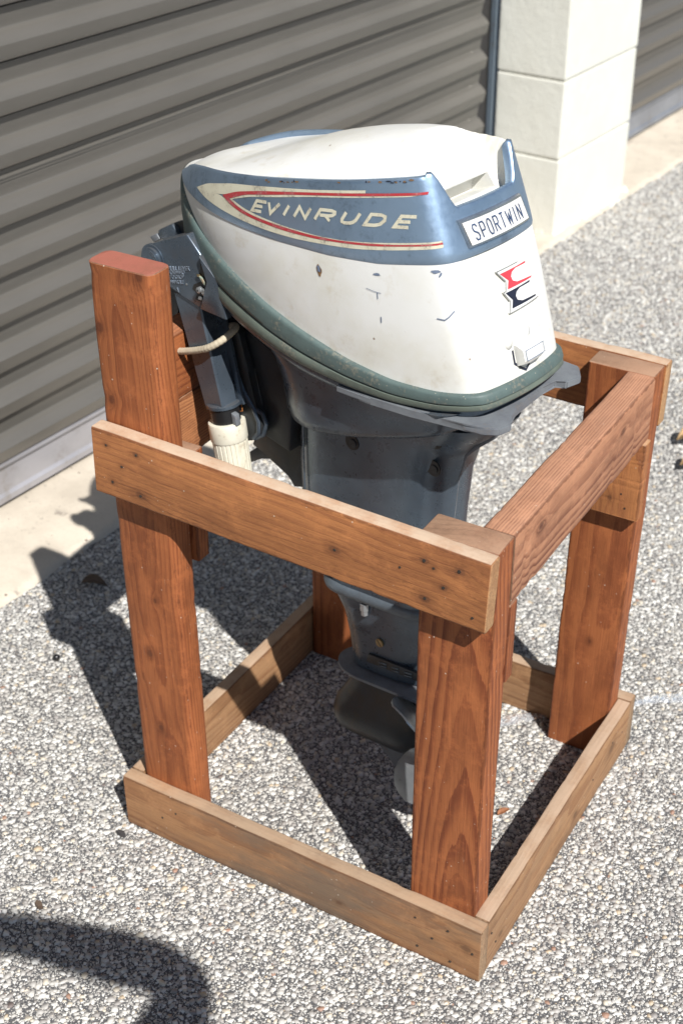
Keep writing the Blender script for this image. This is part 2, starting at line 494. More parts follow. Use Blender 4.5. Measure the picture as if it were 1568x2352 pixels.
    c = nt.mix(nt.m('MULTIPLY', sf, 0.8), c, rgb(0.12, 0.08, 0.06))
    setin(nt, b, 'Base Color', c)
    b.inputs['Roughness'].default_value = 0.85
    bp = nt.n('ShaderNodeBump', {'Height': nt.m('ADD', n2, nt.m('MULTIPLY', n3, 1.5)), 'Strength': 0.35, 'Distance': 0.002})
    nt.t.links.new(bp.outputs[0], b.inputs['Normal'])
    V, F = [], []
    ss = np.arange(-4.0, 6.01, 0.01)
    ph = rg.rand(4) * 6
    for i, s in enumerate(ss):
        e = -0.018 + 0.0035 * math.sin(s * 9 + ph[0]) + 0.002 * math.sin(s * 31 + ph[1]) + 0.0014 * rg.randn() - 0.008 * math.exp(-((s + 2.2) / 0.5) ** 2)
        V += [wall_pt(s, e - 0.004, 0.0), wall_pt(s, e, 0.007), wall_pt(s, e + 0.012, 0.0105), wall_pt(s, 0.10, 0.012), wall_pt(s, 1.2, 0.012)]
        if i:
            a = (i - 1) * 5; bq = i * 5
            for q in range(4): F.append((a + q, bq + q, bq + q + 1, a + q + 1))
    o = mesh_obj('concrete_apron', V, F, m, smooth=True)
    tag(o, kind='structure')

build_ground()

# ------------------------------------------------------------------ building
def roll_door(name, s0, s1, label, mats, tracks, z0=0.012, off=0.20):
    slat_m, bar_m, dark_m, rail_m = mats
    root = empty(name, wall_pt((s0 + s1) / 2, off, z0))
    tag(root, label, 'roller door', 'corrugated roller doors')
    inv = Matrix.Translation(root.location).inverted()
    def add(nm, prof, mat, closed=False, sa=s0, sb=s1, smooth=True, z=0.0, share=None):
        V, F = [], []
        for s in (sa, sb):
            for (d, zz) in prof:
                V.append(inv @ Vector(wall_pt(s, off + d, zz)))
        m = len(prof)
        for j in range(m - 1 if not closed else m):
            F.append((j, (j + 1) % m, m + (j + 1) % m, m + j))
        if closed:
            F.append(tuple(range(m))); F.append(tuple(m + q for q in reversed(range(m))))
        o = mesh_obj(nm, V, F, mat, root, smooth)
        if smooth: sharp_smooth(o, 30)
        return o
    def curve(pts, n=5):
        out = []
        P = [pts[0]] + pts + [pts[-1]]
        for i in range(1, len(P) - 2):
            for k in range(n):
                t = k / n
                a, b_, c, d = [np.array(q) for q in P[i-1:i+3]]
                out.append(tuple(0.5 * ((2*b_) + (-a+c)*t + (2*a-5*b_+4*c-d)*t*t + (-a+3*b_-3*c+d)*t**3)))
        out.append(pts[-1]); return out
    # bottom bar
    add('bottom_bar', [(-0.006, 0.018), (-0.012, 0.022), (-0.012, 0.034), (-0.007, 0.040), (-0.007, 0.092), (-0.014, 0.097), (-0.014, 0.102), (0.0, 0.104), (0.006, 0.10), (0.006, 0.018)], bar_m, True, smooth=False)
    add('rubber_seal', [(-0.004, 0.0125), (-0.009, 0.0185), (0.004, 0.0185), (0.004, 0.0125)], dark_m, True, smooth=False)
    PITCH = 0.0868
    # profile (depth, z) of one corrugation from its dark groove upwards
    prof1 = [(0.001, 0.0), (-0.0100, 0.0008), (-0.0135, 0.004), (-0.0190, 0.025), (-0.0182, 0.030), (-0.0045, 0.043), (0.0030, 0.0475), (0.0042, 0.0515), (0.0012, 0.068), (-0.001, 0.082), (0.001, PITCH)]
    prof2 = [(0.001, 0.0), (-0.0100, 0.0008), (-0.0135, 0.004), (-0.0190, 0.025), (-0.0182, 0.030), (-0.0045, 0.043), (0.0040, 0.049), (0.0010, 0.067), (0.0005, 0.071), (0.001, 0.0715), (0.001, 0.0725), (-0.0015, 0.0735), (-0.0015, 0.078), (-0.0042, 0.080), (-0.0042, 0.083), (0, 0.0855), (0, 0.099)]
    z = 0.104
    first = None
    k = 0
    while z < 2.25:
        seam = (k % 9 == 5)
        pr = prof2 if seam else prof1
        h = pr[-1][1]
        pr = [(0.014, 0.0), (0.014, 0.0008)] + curve(pr[1:9] if seam else pr[1:-1], 3) + (list(pr[9:-1]) if seam else [])
        pr = pr + [(-0.001, h - .0045), (0.0145, h - .0030), (0.0145, h)]
        if seam or first is None:
            o = add('slat', [(d, zz + z) for d, zz in pr], slat_m)
            if not seam: first = (o, z)
        else:
            o = first[0].copy(); link(o, root); o.location = (0, 0, z - first[1])
        z += h; k += 1
    # side tracks
    for (sa, sb) in tracks:
        add('guide_rail', [(-0.006, 0.0), (-0.006, 2.25), (0.008, 2.25), (0.008, 0.0)], rail_m, True, sa, sb, smooth=False)
        add('gap_shade_strip', [(0.016, 0.0), (0.016, 2.25), (0.024, 2.25), (0.024, 0.0)], dark_m, True, min(sa, s1) - .03, max(sb, s0) + .024, smooth=False)  # near-black strip standing for the shade in the gap beside the slats
    return root

def slat_paint(name, col):
    m, nt, b = new_mat(name)
    tc = nt.n('ShaderNodeTexCoord').outputs['Object']
    n1 = nt.noise(nt.vmap(tc, (3, 3, 18)), 1.0, 5, 0.6)
    n2 = nt.noise(nt.vmap(tc, (60, 60, 4)), 1.0, 4, 0.7)
    c = nt.mix(nt.step(n1, 0.35, 0.7), rgb(*col), rgb(*[x * 0.86 for x in col]))
    c = nt.mix(nt.m('MULTIPLY', nt.step(n2, 0.55, 0.72), 0.18), c, rgb(*[x * 0.7 for x in col]))
    vv = nt.n('ShaderNodeTexVoronoi', {'Vector': tc, 'Scale': 40.0})
    wv = nt.n('ShaderNodeTexWhiteNoise', {'Vector': vv.outputs['Position']}).outputs['Value']
    ff = nt.m('MULTIPLY', nt.m('LESS_THAN', vv.outputs['Distance'], 0.09), nt.m('GREATER_THAN', wv, 0.95))
    c = nt.mix(ff, c, rgb(0.6, 0.57, 0.5))
    setin(nt, b, 'Base Color', c)
    b.inputs['Roughness'].default_value = 0.36
    b.inputs['Specular IOR Level'].default_value = 1.0
    bp = nt.n('ShaderNodeBump', {'Height': n1, 'Strength': 0.1, 'Distance': 0.004})
    nt.t.links.new(bp.outputs[0], b.inputs['Normal'])
    return m

def build_building():
    sm = slat_paint('brown_grey_slat', (0.108, 0.100, 0.087))
    bar = paint('aluminium_bar', (0.42, 0.41, 0.43), rough=0.45, metal=0.4, dirt=(0.25, 0.22, 0.18), dirt_amt=0.5, scale=8)
    bar2 = paint('galvanised_bar', (0.30, 0.32, 0.36), rough=0.45, metal=0.5, dirt=(0.25, 0.22, 0.18), dirt_amt=0.4, scale=8)
    dk = paint('rubber_and_gap_black', (0.035, 0.033, 0.032), rough=0.7, bump=0.2)
    rail = paint('blue_grey_track', (0.15, 0.19, 0.23), rough=0.5, metal=0.3, dirt_amt=0.5)
    roll_door('roller_door', -3.9, -0.088, 'brown grey corrugated roller door filling the left of the view behind the motor', (sm, bar, dk, rail), [(-0.031, -0.024)])
    roll_door('roller_door', 0.44, 3.3, 'brown grey corrugated roller door to the right of the cream block pillar', (sm, bar2, dk, rail), [(0.424, 0.438)])
    # block pillar
    m, nt, b = new_mat('cream_block_paint')
    tc = nt.n('ShaderNodeTexCoord').outputs['Object']
    n1 = nt.noise(tc, 5, 5, 0.6); n2 = nt.noise(tc, 150, 5, 0.75); n3 = nt.noise(tc, 38, 4, 0.6)
    c = nt.mix(nt.step(n1, 0.3, 0.7), rgb(0.76, 0.755, 0.68), rgb(0.72, 0.71, 0.63))
    c = nt.mix(nt.m('MULTIPLY', nt.step(n2, 0.62, 0.72), 0.35), c, rgb(0.5, 0.47, 0.4))
    setin(nt, b, 'Base Color', c)
    b.inputs['Roughness'].default_value = 0.6
    bp = nt.n('ShaderNodeBump', {'Height': nt.m('ADD', nt.m('MULTIPLY', n2, 0.6), n3), 'Strength': 0.55, 'Distance': 0.003})
    nt.t.links.new(bp.outputs[0], b.inputs['Normal'])
    mj, nt, b = new_mat('mortar_joint')
    tc = nt.n('ShaderNodeTexCoord').outputs['Object']
    c = nt.mix(nt.step(nt.noise(tc, 60, 4, 0.7), 0.35, 0.65), rgb(0.74, 0.73, 0.65), rgb(0.52, 0.49, 0.42))
    setin(nt, b, 'Base Color', c); b.inputs['Roughness'].default_value = 0.8
    root = empty('block_pillar', wall_pt(0.20, 0.1, 0.0))
    tag(root, 'cream painted concrete block pillar between the two roller doors', 'pillar')
    inv = Matrix.Translation(root.location).inverted()
    zs = [0.0, 0.218, 0.426] + [0.426 + 0.2095 * i for i in range(1, 10)]
    S0, S1 = 0.0, 0.429
    for i in range(len(zs) - 1):
        lo, hi = zs[i] + (0.0025 if i else -0.03), zs[i + 1] - 0.0025
        bm = bmesh.new()
        rs = bmesh.ops.create_cube(bm, size=1)
        Rm = Matrix(((WE[0], WN[0], 0), (WE[1], WN[1], 0), (0, 0, 1))).to_4x4()
        for v in rs['verts']:
            s = (S0 if v.co.x < 0 else S1) ; d = 0.0 if v.co.y < 0 else 0.2
            zz = lo if v.co.z < 0 else hi
            v.co = inv @ Vector(wall_pt(s + rnd.uniform(-.001, .001), d + rnd.uniform(-.0015, .0015), zz))
        bmesh.ops.bevel(bm, geom=bm.edges[:], offset=0.004, segments=2, affect='EDGES', profile=0.6)
        bm_obj('block', bm, m, root)
    V = [inv @ Vector(wall_pt(s, d, z)) for z in (0.0, 2.3) for s, d in ((S0 + .0045, .0045), (S1 - .0045, .0045), (S1 - .0045, .194), (S0 + .0045, .194))]
    mesh_obj('mortar', V, [(0, 1, 5, 4), (1, 2, 6, 5), (2, 3, 7, 6), (3, 0, 4, 7), (4, 5, 6, 7)], mj, root)
    # rough paint and mortar foot
    bm = bmesh.new()
    rg = random.Random(5)
    ring = []
    pts = [(S0 - .002, .19), (S0 - .004, -.006), (S1 + .02, -.008), (S1 + .004, .19)]
    P = []
    for a, c_ in zip(pts[:-1], pts[1:]):
        for k in range(24):
            t = k / 24; P.append((a[0] + (c_[0]-a[0])*t, a[1] + (c_[1]-a[1])*t))
    bot, top = [], []
    for (s, d) in P:
        j = rg.uniform(-.003, .003)
        bot.append(bm.verts.new(inv @ Vector(wall_pt(s + j, d - .010 + j, 0.0))))
        top.append(bm.verts.new(inv @ Vector(wall_pt(s * 0.995 + .002, max(d, .0035), 0.016 + rg.uniform(-.006, .008)))))
    for i in range(len(P) - 1):
        bm.faces.new((bot[i], bot[i+1], top[i+1], top[i]))
    bm_obj('foot_fillet', bm, m, root)
    # rest of the building above the frame and inside, seen only from elsewhere
    wm = paint('lintel_paint', (0.70, 0.67, 0.58), rough=0.6, bump=0.2)
    V = []
    for s in (-4.0, 5.0):
        for d, z in ((0.0, 2.25), (0.2, 2.25), (0.2, 3.0), (0.0, 3.0)):
            V.append(wall_pt(s, d, z))
    o = mesh_obj('lintel_wall', V, [(0, 1, 5, 4), (1, 2, 6, 5), (2, 3, 7, 6), (3, 0, 4, 7), (0, 3, 2, 1), (4, 5, 6, 7)], wm)
    tag(o, kind='structure')
build_building()

# ------------------------------------------------------------------ wooden stand
RED = dict(early=(0.345, 0.112, 0.038), late=(0.185, 0.048, 0.017), wob=.02)
ORA = dict(early=(0.395, 0.158, 0.056), late=(0.25, 0.088, 0.036), endcol=(0.50, 0.29, 0.14))
TAN = dict(early=(0.36, 0.200, 0.098), late=(0.24, 0.112, 0.050), endcol=(0.34, 0.22, 0.13))
def build_stand():
    S = empty('motor_stand', (-0.27, 0.258, 0.0))
    tag(S, 'reddish wooden lumber stand of posts and rails holding the old outboard motor', 'motor stand')
    up = (1, 0, 0)
    Lb = 0.544; W = 0.5164; hb = 0.0876; t = 0.02
    nailm = paint('nail_steel', (0.07, 0.055, 0.045), rough=0.5, metal=0.5, bump=0)
    # base boards
    b1 = board('base_board', S, (-Lb, t/2, hb/2), (0, t/2, hb/2), (0, 0, 1), hb, t, dict(early=(0.36, 0.185, 0.085), late=(0.23, 0.10, 0.044), endcol=(0.34, 0.22, 0.13), grey=0.75, tilt=0.03, pith=(0.02, 0.09), spacing=0.007, dust=0.75, dustcol=(0.42, 0.30, 0.20)), seed=3,
               wspots=[(-0.02, 0, 0.05, .006), (-0.2, 0, 0.03, .004)])
    b2 = board('base_board', S, (-Lb, W - t/2, hb/2), (0, W - t/2, hb/2), (0, 0, 1), hb, t, dict(TAN, grey=0.1, dust=0.8, dustcol=(0.45, 0.33, 0.23)), seed=4)
    b3 = board('base_board', S, (-t/2, t + .001, hb/2), (-t/2, W - t - .001, hb/2), (0, 0, 1), hb, t, dict(TAN, grey=0.25, tilt=-0.02, dust=0.85, dustcol=(0.47, 0.34, 0.24)), seed=5,
               wspots=[(0, 0.43, 0.05, .010), (0, 0.30, 0.03, .006), (0, .06, .03, .005)])
    b4 = board('base_board', S, (-Lb + t/2, t + .001, hb/2), (-Lb + t/2, W - t - .001, hb/2), (0, 0, 1), hb, t, dict(TAN, grey=0.1, dust=0.8, dustcol=(0.45, 0.33, 0.23)), seed=6)
    # posts:  width 89 along X, 38 along Y
    w, q = 0.0885, 0.0385
    xc, yc = -t - w/2 - .0005, t + q/2 + .0005
    board('post', S, (xc, yc, 0), (xc + .005, yc - .0075, .6255), up, w, q, dict(RED, pith=(0.016, -0.050), tilt=0.01, tz=0.09, spacing=0.0085, contrast=1.2, dust=0.5, specks=1.0), seed=10, r=.002)
    board('post', S, (xc, W - yc, 0), (xc + .005, W - yc + .008, .6255), up, w, q, dict(RED, pith=(0.02, 0.06), tilt=0.02, spacing=0.010, contrast=0.8, dust=0.6), seed=11, r=.003,
          wspots=[(-0.06, .458, .2, .004)])
    xa = -Lb + t + w/2 + .0005
    pa = board('post', S, (xa, yc, 0), (xa + .005, yc - .0086, .838), up, w, q, dict(RED, pith=(0.0, -0.06), tilt=0.025, spacing=0.0042, contrast=0.8, dust=0.95, dustcol=(0.34, 0.112, 0.078), specks=.9), seed=12, r=.010,
          wspots=[(-0.508, 0.013, 0.762, .0055), (-0.503, 0.013, 0.672, .005), (-0.488, 0.018, 0.31, .005), (-0.446, 0.013, 0.835, .006), (-.47, .018, .40, .004), (-.483, .018, .187, .004), (-.44, .03, .69, .004)])
    board('post', S, (xa, W - yc, 0), (xa + .003, W - yc + .004, .838), up, w, q, dict(RED, pith=(0.01, 0.05), tilt=0.02), seed=13, r=.006)
    # side rails
    rail = dict(ORA, tilt=0.06, pith=(0.05, 0.045), spacing=0.0065, contrast=0.62, dust=1.0, dustcol=(0.52, 0.385, 0.275))
    sp = [(-0.499, .625), (-0.456, .624), (-0.479, .602), (-0.495, .577), (-0.455, .57), (-0.195, .583), (-0.088, .606), (-0.077, .6), (-0.048, .606), (-0.065, .58), (-0.086, .559), (-0.031, .554), (-0.116, .588)]
    rad = [.0022, .0035, .0022, .0025, .0055, .0055, .0045, .002, .0050, .0040, .0050, .003, .0025]
    board('side_rail', S, (-0.521, 0.002, 0.5998), (-0.0146, 0.002, 0.5815), (0, 0, 1), .0885, .0212, rail, seed=20, r=.003, wspots=[(x, -.0086, z, r * 1.15) for (x, z), r in zip(sp, rad)][:11])
    board('side_rail', S, (-0.531, 0.5155, 0.590), (-0.0146, 0.5155, 0.5805), (0, 0, 1), .0885, .0205, dict(rail), seed=21, r=.002)
    # cross rail at the back of the stand
    board('cross_rail', S, (-.0336, .0524, .5805), (-.0336, .4655, .5805), (0, 0, 1), .0888, .038, dict(early=(0.42, 0.20, 0.11), late=(0.16, 0.052, 0.028), pith=(0.05, 0.26), tilt=0.0, wob=.006, wob_z=.007, spacing=0.0034, contrast=0.95, dust=0.30, dustcol=(0.50, 0.29, 0.19)), seed=30, r=.004,
          wspots=[(-.0146, .12, .60, .005), (-.0146, .36, .60, .004)])
    # cleats
    board('cleat', S, (-.060, .0615, .431), (-.060, .0615, .5355), up, .089, .0195, dict(RED), seed=31)
    board('cleat', S, (-.0435, .4555, .4235), (-.0435, .4555, .5385), up, .067, .0195, dict(ORA, contrast=.8), seed=32, wspots=[(-.05, .446, .45, .004)])
    board('cleat', S, (-.475, .0685, .4475), (-.475, .0685, .60), up, .092, .023, dict(RED), seed=33)
    # transom boards
    board('transom_board', S, (-.543, .082, .642), (-.543, .53, .642), (0, 0, 1), .0875, .038, dict(RED, dust=.2), seed=34)
    board('transom_board', S, (-.543, .080, .5545), (-.543, .53, .5545), (0, 0, 1), .0875, .038, dict(early=(0.42, 0.18, 0.075), late=(0.20, 0.065, 0.028), spacing=.0042, pith=(.12, .03), contrast=1.1), seed=35)
    # nails on the near rail and boards
    bm0 = bmesh.new()
    bmesh.ops.create_cone(bm0, cap_ends=True, segments=10, radius1=1, radius2=1, depth=1)
    me = bpy.data.meshes.new('nail'); bm0.to_mesh(me); bm0.free(); me.materials.append(nailm)
    def nail(p, n, r=.0016):
        o = bpy.data.objects.new('nail', me); link(o, S)
        o.rotation_euler = Vector(n).to_track_quat('Z', 'Y').to_euler()
        o.location = Vector(p) - S.location
        o.scale = (r, r * rnd.uniform(.8, 1.1), .0012)
    for (x, z), r in zip(sp, rad):
        zz = min(z, .5998 - (x + .521) * .0362 + .038)
        nail((x, -.0086, zz), (rnd.uniform(-.1, .1), -1, rnd.uniform(-.1, .1)), .0013 + .25 * (r - .002) if r < .005 else .0019)
    for (x, z) in [(-0.09, .066), (-0.066, .042), (-0.045, .067), (-0.086, .017), (-0.011, .046), (-0.04, .015), (-0.456, .060), (-0.48, .041)]:
        nail((x, 0.0, z), (0, -1, 0), .0017)
    for (y, z) in [(.03, .06), (.045, .03), (.43, .06), (.36, .045), (.47, .05)]:
        nail((0.0, y, z), (1, 0, 0), .0016)
    for (x, z) in [(-.06, .47), (-.035, .46), (-.05, .50), (-.028, .44)]:
        nail((x, .4457, z), (0, -1, 0), .0014)
    return S
stand = build_stand()

# ------------------------------------------------------------------ outboard motor
MYAW = math.radians(-10)
MOT = empty('outboard_motor', (-0.40, 0.256, 0.0), MYAW)
tag(MOT, 'vintage white and blue outboard motor clamped upright on the wooden stand', 'outboard motor')

#COWL-BEGIN
def cr(pts, u):
    pts = np.asarray(pts, float)
    n = len(pts) - 1
    u = min(max(u, 0.0), n - 1e-9)
    i = int(u); t = u - i
    p1, p2 = pts[i], pts[i + 1]
    if i > 0: p0 = pts[i - 1]
    else: p0 = pts[1] * np.array([1, -1])
    if i + 2 <= n: p3 = pts[i + 2]
    else: p3 = pts[n - 1] * np.array([1, -1])
    return 0.5 * ((2*p1) + (-p0+p2)*t + (2*p0-5*p1+4*p2-p3)*t*t + (-p0+3*p1-3*p2+p3)*t**3)
RC = [(-.170,0),(-.163,.021),(-.145,.042),(-.115,.066),(-.075,.087),(-.02,.102),(.05,.109),(.12,.108),(.19,.103),(.25,.095),(.293,.086),(.312,.0785),(.3225,.066),(.329,.034),(.331,0)]
SC = [(-.158,0),(-.152,.018),(-.136,.038),(-.108,.060),(-.070,.080),(-.018,.095),(.045,.102),(.105,.101),(.158,.0965),(.200,.0885),(.229,.0805),(.2405,.0735),(.2465,.061),(.2495,.034),(.2505,0)]
NU = 14
def itp(x, t): return float(np.interp(x, [a for a, b in t], [b for a, b in t]))
ZR = [(-.17,.862),(-.15,.851),(-.105,.836),(-.062,.815),(.005,.787),(.052,.769),(.104,.752),(.166,.736),(.223,.727),(.277,.727),(.325,.734),(.34,.736)]
ZG = [(-.172,.832),(-.152,.802),(-.112,.774),(-.068,.757),(-.011,.741),(.05,.724),(.102,.712),(.166,.705),(.225,.703),(.28,.707),(.327,.717),(.34,.719)]
ZS = [(-.16,.862),(-.15,.868),(-.12,.880),(-.08,.892),(0,.9055),(.07,.918),(.15,.932),(.2,.942),(.25,.952),(.27,.953)]
ZT = [(-.06,.896),(0,.918),(.05,.9355),(.1,.950),(.15,.961),(.19,.966),(.26,.967)]
def Rp(v):
    p = cr(RC, abs(v)); return np.array([p[0], p[1] * (1 if v >= 0 else -1)])
def Sp(v):
    p = cr(SC, abs(v)); return np.array([p[0], p[1] * (1 if v >= 0 else -1)])
def smz(tab, x):
    return (itp(x - .012, tab) + itp(x, tab) * 2 + itp(x + .012, tab)) / 4
def body(v, t):
    """t 0 at the rim, 1 at the shoulder"""
    R, S = Rp(v), Sp(v)
    zr, zs = smz(ZR, R[0]), smz(ZS, S[0])
    p = R * (1 - t) + S * t
    n = vnorm(v)
    bul = (0.006 - 0.0025 * max(n[0], 0)) * math.sin(PI * min(max(t, 0), 1))
    return np.array([p[0] + n[0] * bul, p[1] + n[1] * bul, zr + (zs - zr) * t])
def vnorm(v):
    e = 0.05
    a, b = Rp(max(v - e, -NU + 1e-6)), Rp(min(v + e, NU - 1e-6))
    d = b - a; L = np.hypot(*d) + 1e-9
    n = np.array([-d[1], d[0]]) / L
    if abs(v) > NU - 0.06: return np.array([1.0, 0])
    return n
def body_z(v, z, off=0.0):
    R, S = Rp(v), Sp(v)
    zr, zs = smz(ZR, R[0]), smz(ZS, S[0])
    p = body(v, (z - zr) / (zs - zr)); n = vnorm(v)
    return (p[0] + n[0] * off, p[1] + n[1] * off, z + off * 0.15)
def side_pt(x, z, off=0.0):
    """point of the near side at length x and height z"""
    lo, hi = -11.3, -0.02
    for _ in range(34):
        mid = (lo + hi) / 2
        if body_z(mid, z)[0] > x: lo = mid
        else: hi = mid
    return body_z((lo + hi) / 2, z, off)
def aft_pt(y, z, off=0.0):
    lo, hi = 11.0, 14.0
    for _ in range(30):
        mid = (lo + hi) / 2
        if abs(body_z(mid, z)[1]) > abs(y): lo = mid
        else: hi = mid
    v = (lo + hi) / 2
    return body_z(v if y > 0 else -v, z, off)
#COWL-END

def facet(x, y, z):
    if x > .17:
        k = min(max((.070 - abs(y)) / .010, 0), 1); k = k*k*(3-2*k)
        zf = .9500 - 1.0 * (x - .197)
        if zf < z: z = z + (zf - z) * k
    return z

def build_cowl():
    cream, nt, b = new_mat('cream_enamel')
    tc = nt.n('ShaderNodeTexCoord').outputs['Object']
    n1 = nt.noise(tc, 9, 5, 0.6); n2 = nt.noise(tc, 90, 5, 0.7); n3 = nt.noise(nt.vmap(tc, (1,1,1), (3,1,2)), 24, 5, 0.7)
    c = nt.mix(nt.step(n1, 0.4, 0.75), rgb(0.72, 0.715, 0.685), rgb(0.64, 0.62, 0.54))
    c = nt.mix(nt.m('MULTIPLY', nt.step(n3, 0.54, 0.72), 0.42), c, rgb(0.50, 0.43, 0.30))
    sxx = nt.n('ShaderNodeSeparateXYZ', {0: tc})
    low = nt.m('SUBTRACT', 1.0, nt.step(sxx.outputs[2], 0.715, 0.80))
    c = nt.mix(nt.m('MULTIPLY', nt.m('MULTIPLY', low, nt.step(n3, 0.4, 0.7)), 0.30), c, rgb(0.42, 0.36, 0.27))
    sc = nt.noise(nt.vmap(tc, (20, 130, 60), (1, 5, 0)), 1.0, 4, 0.8)
    c = nt.mix(nt.m('MULTIPLY', nt.step(sc, 0.70, 0.76), 0.55), c, rgb(0.33, 0.30, 0.28))
    vv = nt.n('ShaderNodeTexVoronoi', {'Vector': tc, 'Scale': 60.0})
    wv = nt.n('ShaderNodeTexWhiteNoise', {'Vector': vv.outputs['Position']}).outputs['Value']
    ff = nt.m('MULTIPLY', nt.m('LESS_THAN', nt.m('ADD', vv.outputs['Distance'], nt.m('MULTIPLY', n2, 0.12)), 0.14), nt.m('GREATER_THAN', wv, 0.93))
    c = nt.mix(ff, c, rgb(0.30, 0.24, 0.19))
    setin(nt, b, 'Base Color', c)
    setin(nt, b, 'Roughness', nt.m('ADD', 0.30, nt.m('MULTIPLY', n3, 0.25)))
    b.inputs['Coat Weight'].default_value = 0.15
    bp = nt.n('ShaderNodeBump', {'Height': nt.m('ADD', nt.m('MULTIPLY', n1, 2.0), nt.m('MULTIPLY', n2, 0.15)), 'Strength': 0.12, 'Distance': 0.004})
    nt.t.links.new(bp.outputs[0], b.inputs['Normal'])

    blue = paint('blue_enamel', (0.37, 0.50, 0.66), (0.31, 0.43, 0.58), rough=0.43, metal=0.90, dirt=(0.08, 0.09, 0.12), dirt_amt=0.35, scale=16, bump=0.1, coat=0.25)
    # shell
    NV = 224
    vs = np.linspace(-NU, NU, NV, endpoint=False)
    V, F = [], []
    rows = []
    ts = [-0.012, 0.0, .06, .14, .24, .34, .44, .54, .64, .74, .83, .90, .955]
    for t in ts:
        r = []
        for v in vs:
            p = body(v, t); r.append(len(V)); V.append((p[0], p[1], facet(*p)))
        rows.append(r)
    def top_pt(v, k):
        S = Sp(v); C = np.array([min(max(S[0] * .92, -.05), .17), 0.0])
        P = S * k + C * (1 - k)
        zs = smz(ZS, S[0]); zt = smz(ZT, C[0] + (S[0]-C[0]) * k * .6)
        z = zs + (zt - zs) * (1 - k ** 2.4) + 0.0
        # raised centre hood widening aft
        hwid = .018 + .30 * max(P[0] + .02, 0)
        hwid = min(hwid, .062)
        e = (hwid - abs(P[1])) / .012
        e = min(max(e, 0), 1); e = e*e*(3-2*e)
        g = min(max((P[0] + .03) / .08, 0), 1)
        z += .0022 * e * g
        return (P[0], P[1], facet(P[0], P[1], z))
    for k in [.985, .962, .93, .89, .84, .79, .74, .69, .64, .59, .54, .49, .44, .39, .34, .29, .24, .19, .14, .09, .045, .012]:
        r = []
        for v in vs:
            p = top_pt(v, k)
            if k == .985: p = (p[0], p[1], facet(p[0], p[1], smz(ZS, Sp(v)[0]) - .0012))
            r.append(len(V)); V.append(p)
        rows.append(r)
    for a, c_ in zip(rows[:-1], rows[1:]):
        for j in range(NV):
            F.append((a[j], c_[j], c_[(j + 1) % NV], a[(j + 1) % NV]))
    F.append(tuple(rows[0]))
    F.append(tuple(reversed(rows[-1])))
    shell = mesh_obj('cowl', V, F, cream, MOT, True)
    bm = bmesh.new(); bm.from_mesh(shell.data)
    bmesh.ops.remove_doubles(bm, verts=bm.verts, dist=.00002)
    bmesh.ops.triangulate(bm, faces=[f for f in bm.faces if len(f.verts) > 4])
    bmesh.ops.recalc_face_normals(bm, faces=bm.faces)
    bm.to_mesh(shell.data); bm.free()
    # air intake under the hood
    prof = [(.2275, 1.02), (.2265, .9185), (.2105, .916), (.2095, .896), (.236, .9060), (.262, .9130), (.31, .921), (.31, 1.02)]
    CV, CF = [], []
    for sgn in (-1, 1):
        for (x, z) in prof:
            yw = .0505 + .009 * min(max((z - .905) / .05, 0), 1)
            CV.append((x, sgn * yw, z))
    m = len(prof)
    CF = [(i, (i + 1) % m, m + (i + 1) % m, m + i) for i in range(m)] + [tuple(reversed(range(m))), tuple(range(m, 2 * m))]
    cut = mesh_obj('intake_cut', CV, CF, cream, MOT)
    bmc = bmesh.new(); bmc.from_mesh(cut.data); bmesh.ops.recalc_face_normals(bmc, faces=bmc.faces); bmc.to_mesh(cut.data); bmc.free()
    md = shell.modifiers.new('b', 'BOOLEAN'); md.object = cut; md.operation = 'DIFFERENCE'; md.solver = 'EXACT'
    bpy.context.view_layer.update()
    bake_mods(shell)
    bpy.data.objects.remove(cut)
    sharp_smooth(shell, 32)

    # blue band
    def bandlim(v):
        x = body(v, .8)[0]; y = abs(body(v, .8)[1])
        ztop = smz(ZS, Sp(v)[0]) - .0008
        zlo = itp(x, [(-.16, .8600), (-.135, .8610), (-.09, .8585), (-.05, .8555), (.016, .8525), (.073, .8515), (.136, .852), (.195, .856), (.25, .8655), (.285, .8705), (.31, .8705)])
        if abs(v) > 10.2:
            yy = abs(aft_cache(v))
            k = min(max((yy - .047) / .024, 0), 1); k = k*k*(3-2*k)
            if abs(v) > 11.0: ztop = .9150 + (.9515 - .9150) * k
        return zlo, ztop
    def aft_cache(v): return body(v, .85)[1]
    v_tip = 1.5
    samp = list(np.linspace(-NU, -11.2, 60)) + list(np.linspace(-11.2, -v_tip, 90))[1:]
    samp = samp[::-1]
    samp = samp + [-v for v in samp[::-1]][1:]
    NR = 12
    V, F = [], []
    for v in samp:
        zl, zh = bandlim(v)
        f = min(max((abs(v) - v_tip) / .9, 0), 1); f = math.sqrt(f) if f > 0 else 0
        zc = .8620
        zl, zh = zc + (zl - zc) * f, zc + (zh - zc) * f
        for i in range(9):
            t2 = [0, .035, .12, .3, .5, .7, .88, .965, 1][i]
            o_ = [0.0002, .0015, .0018, .0018, .0018, .0018, .0018, .0018, .0017][i]
            V.append(body_z(v, zl + (zh - zl) * t2, o_))
        pr_ = f
        for i_, (o2, dz) in enumerate(((.0010, .0012), (-.0035, .0020), (-.0058 - (.0025 if 11.0 < abs(v) < 13.0 else 0), -.0012))):
            q = body_z(v, zh, .0018 - (.0018 - o2) * pr_)
            fin = (.0062 if v > 0 else .0008) * math.sin(PI * min(max((abs(v) - 1.7) / 4.0, 0), 1)) ** .6
            V.append((q[0], q[1], zh + (dz + (fin if i_ != 2 else -.002)) * pr_))
    n = len(samp)
    for i in range(n - 1):
        for j in range(NR - 1):
            a = i * NR + j
            F.append((a, a + NR, a + NR + 1, a + 1))
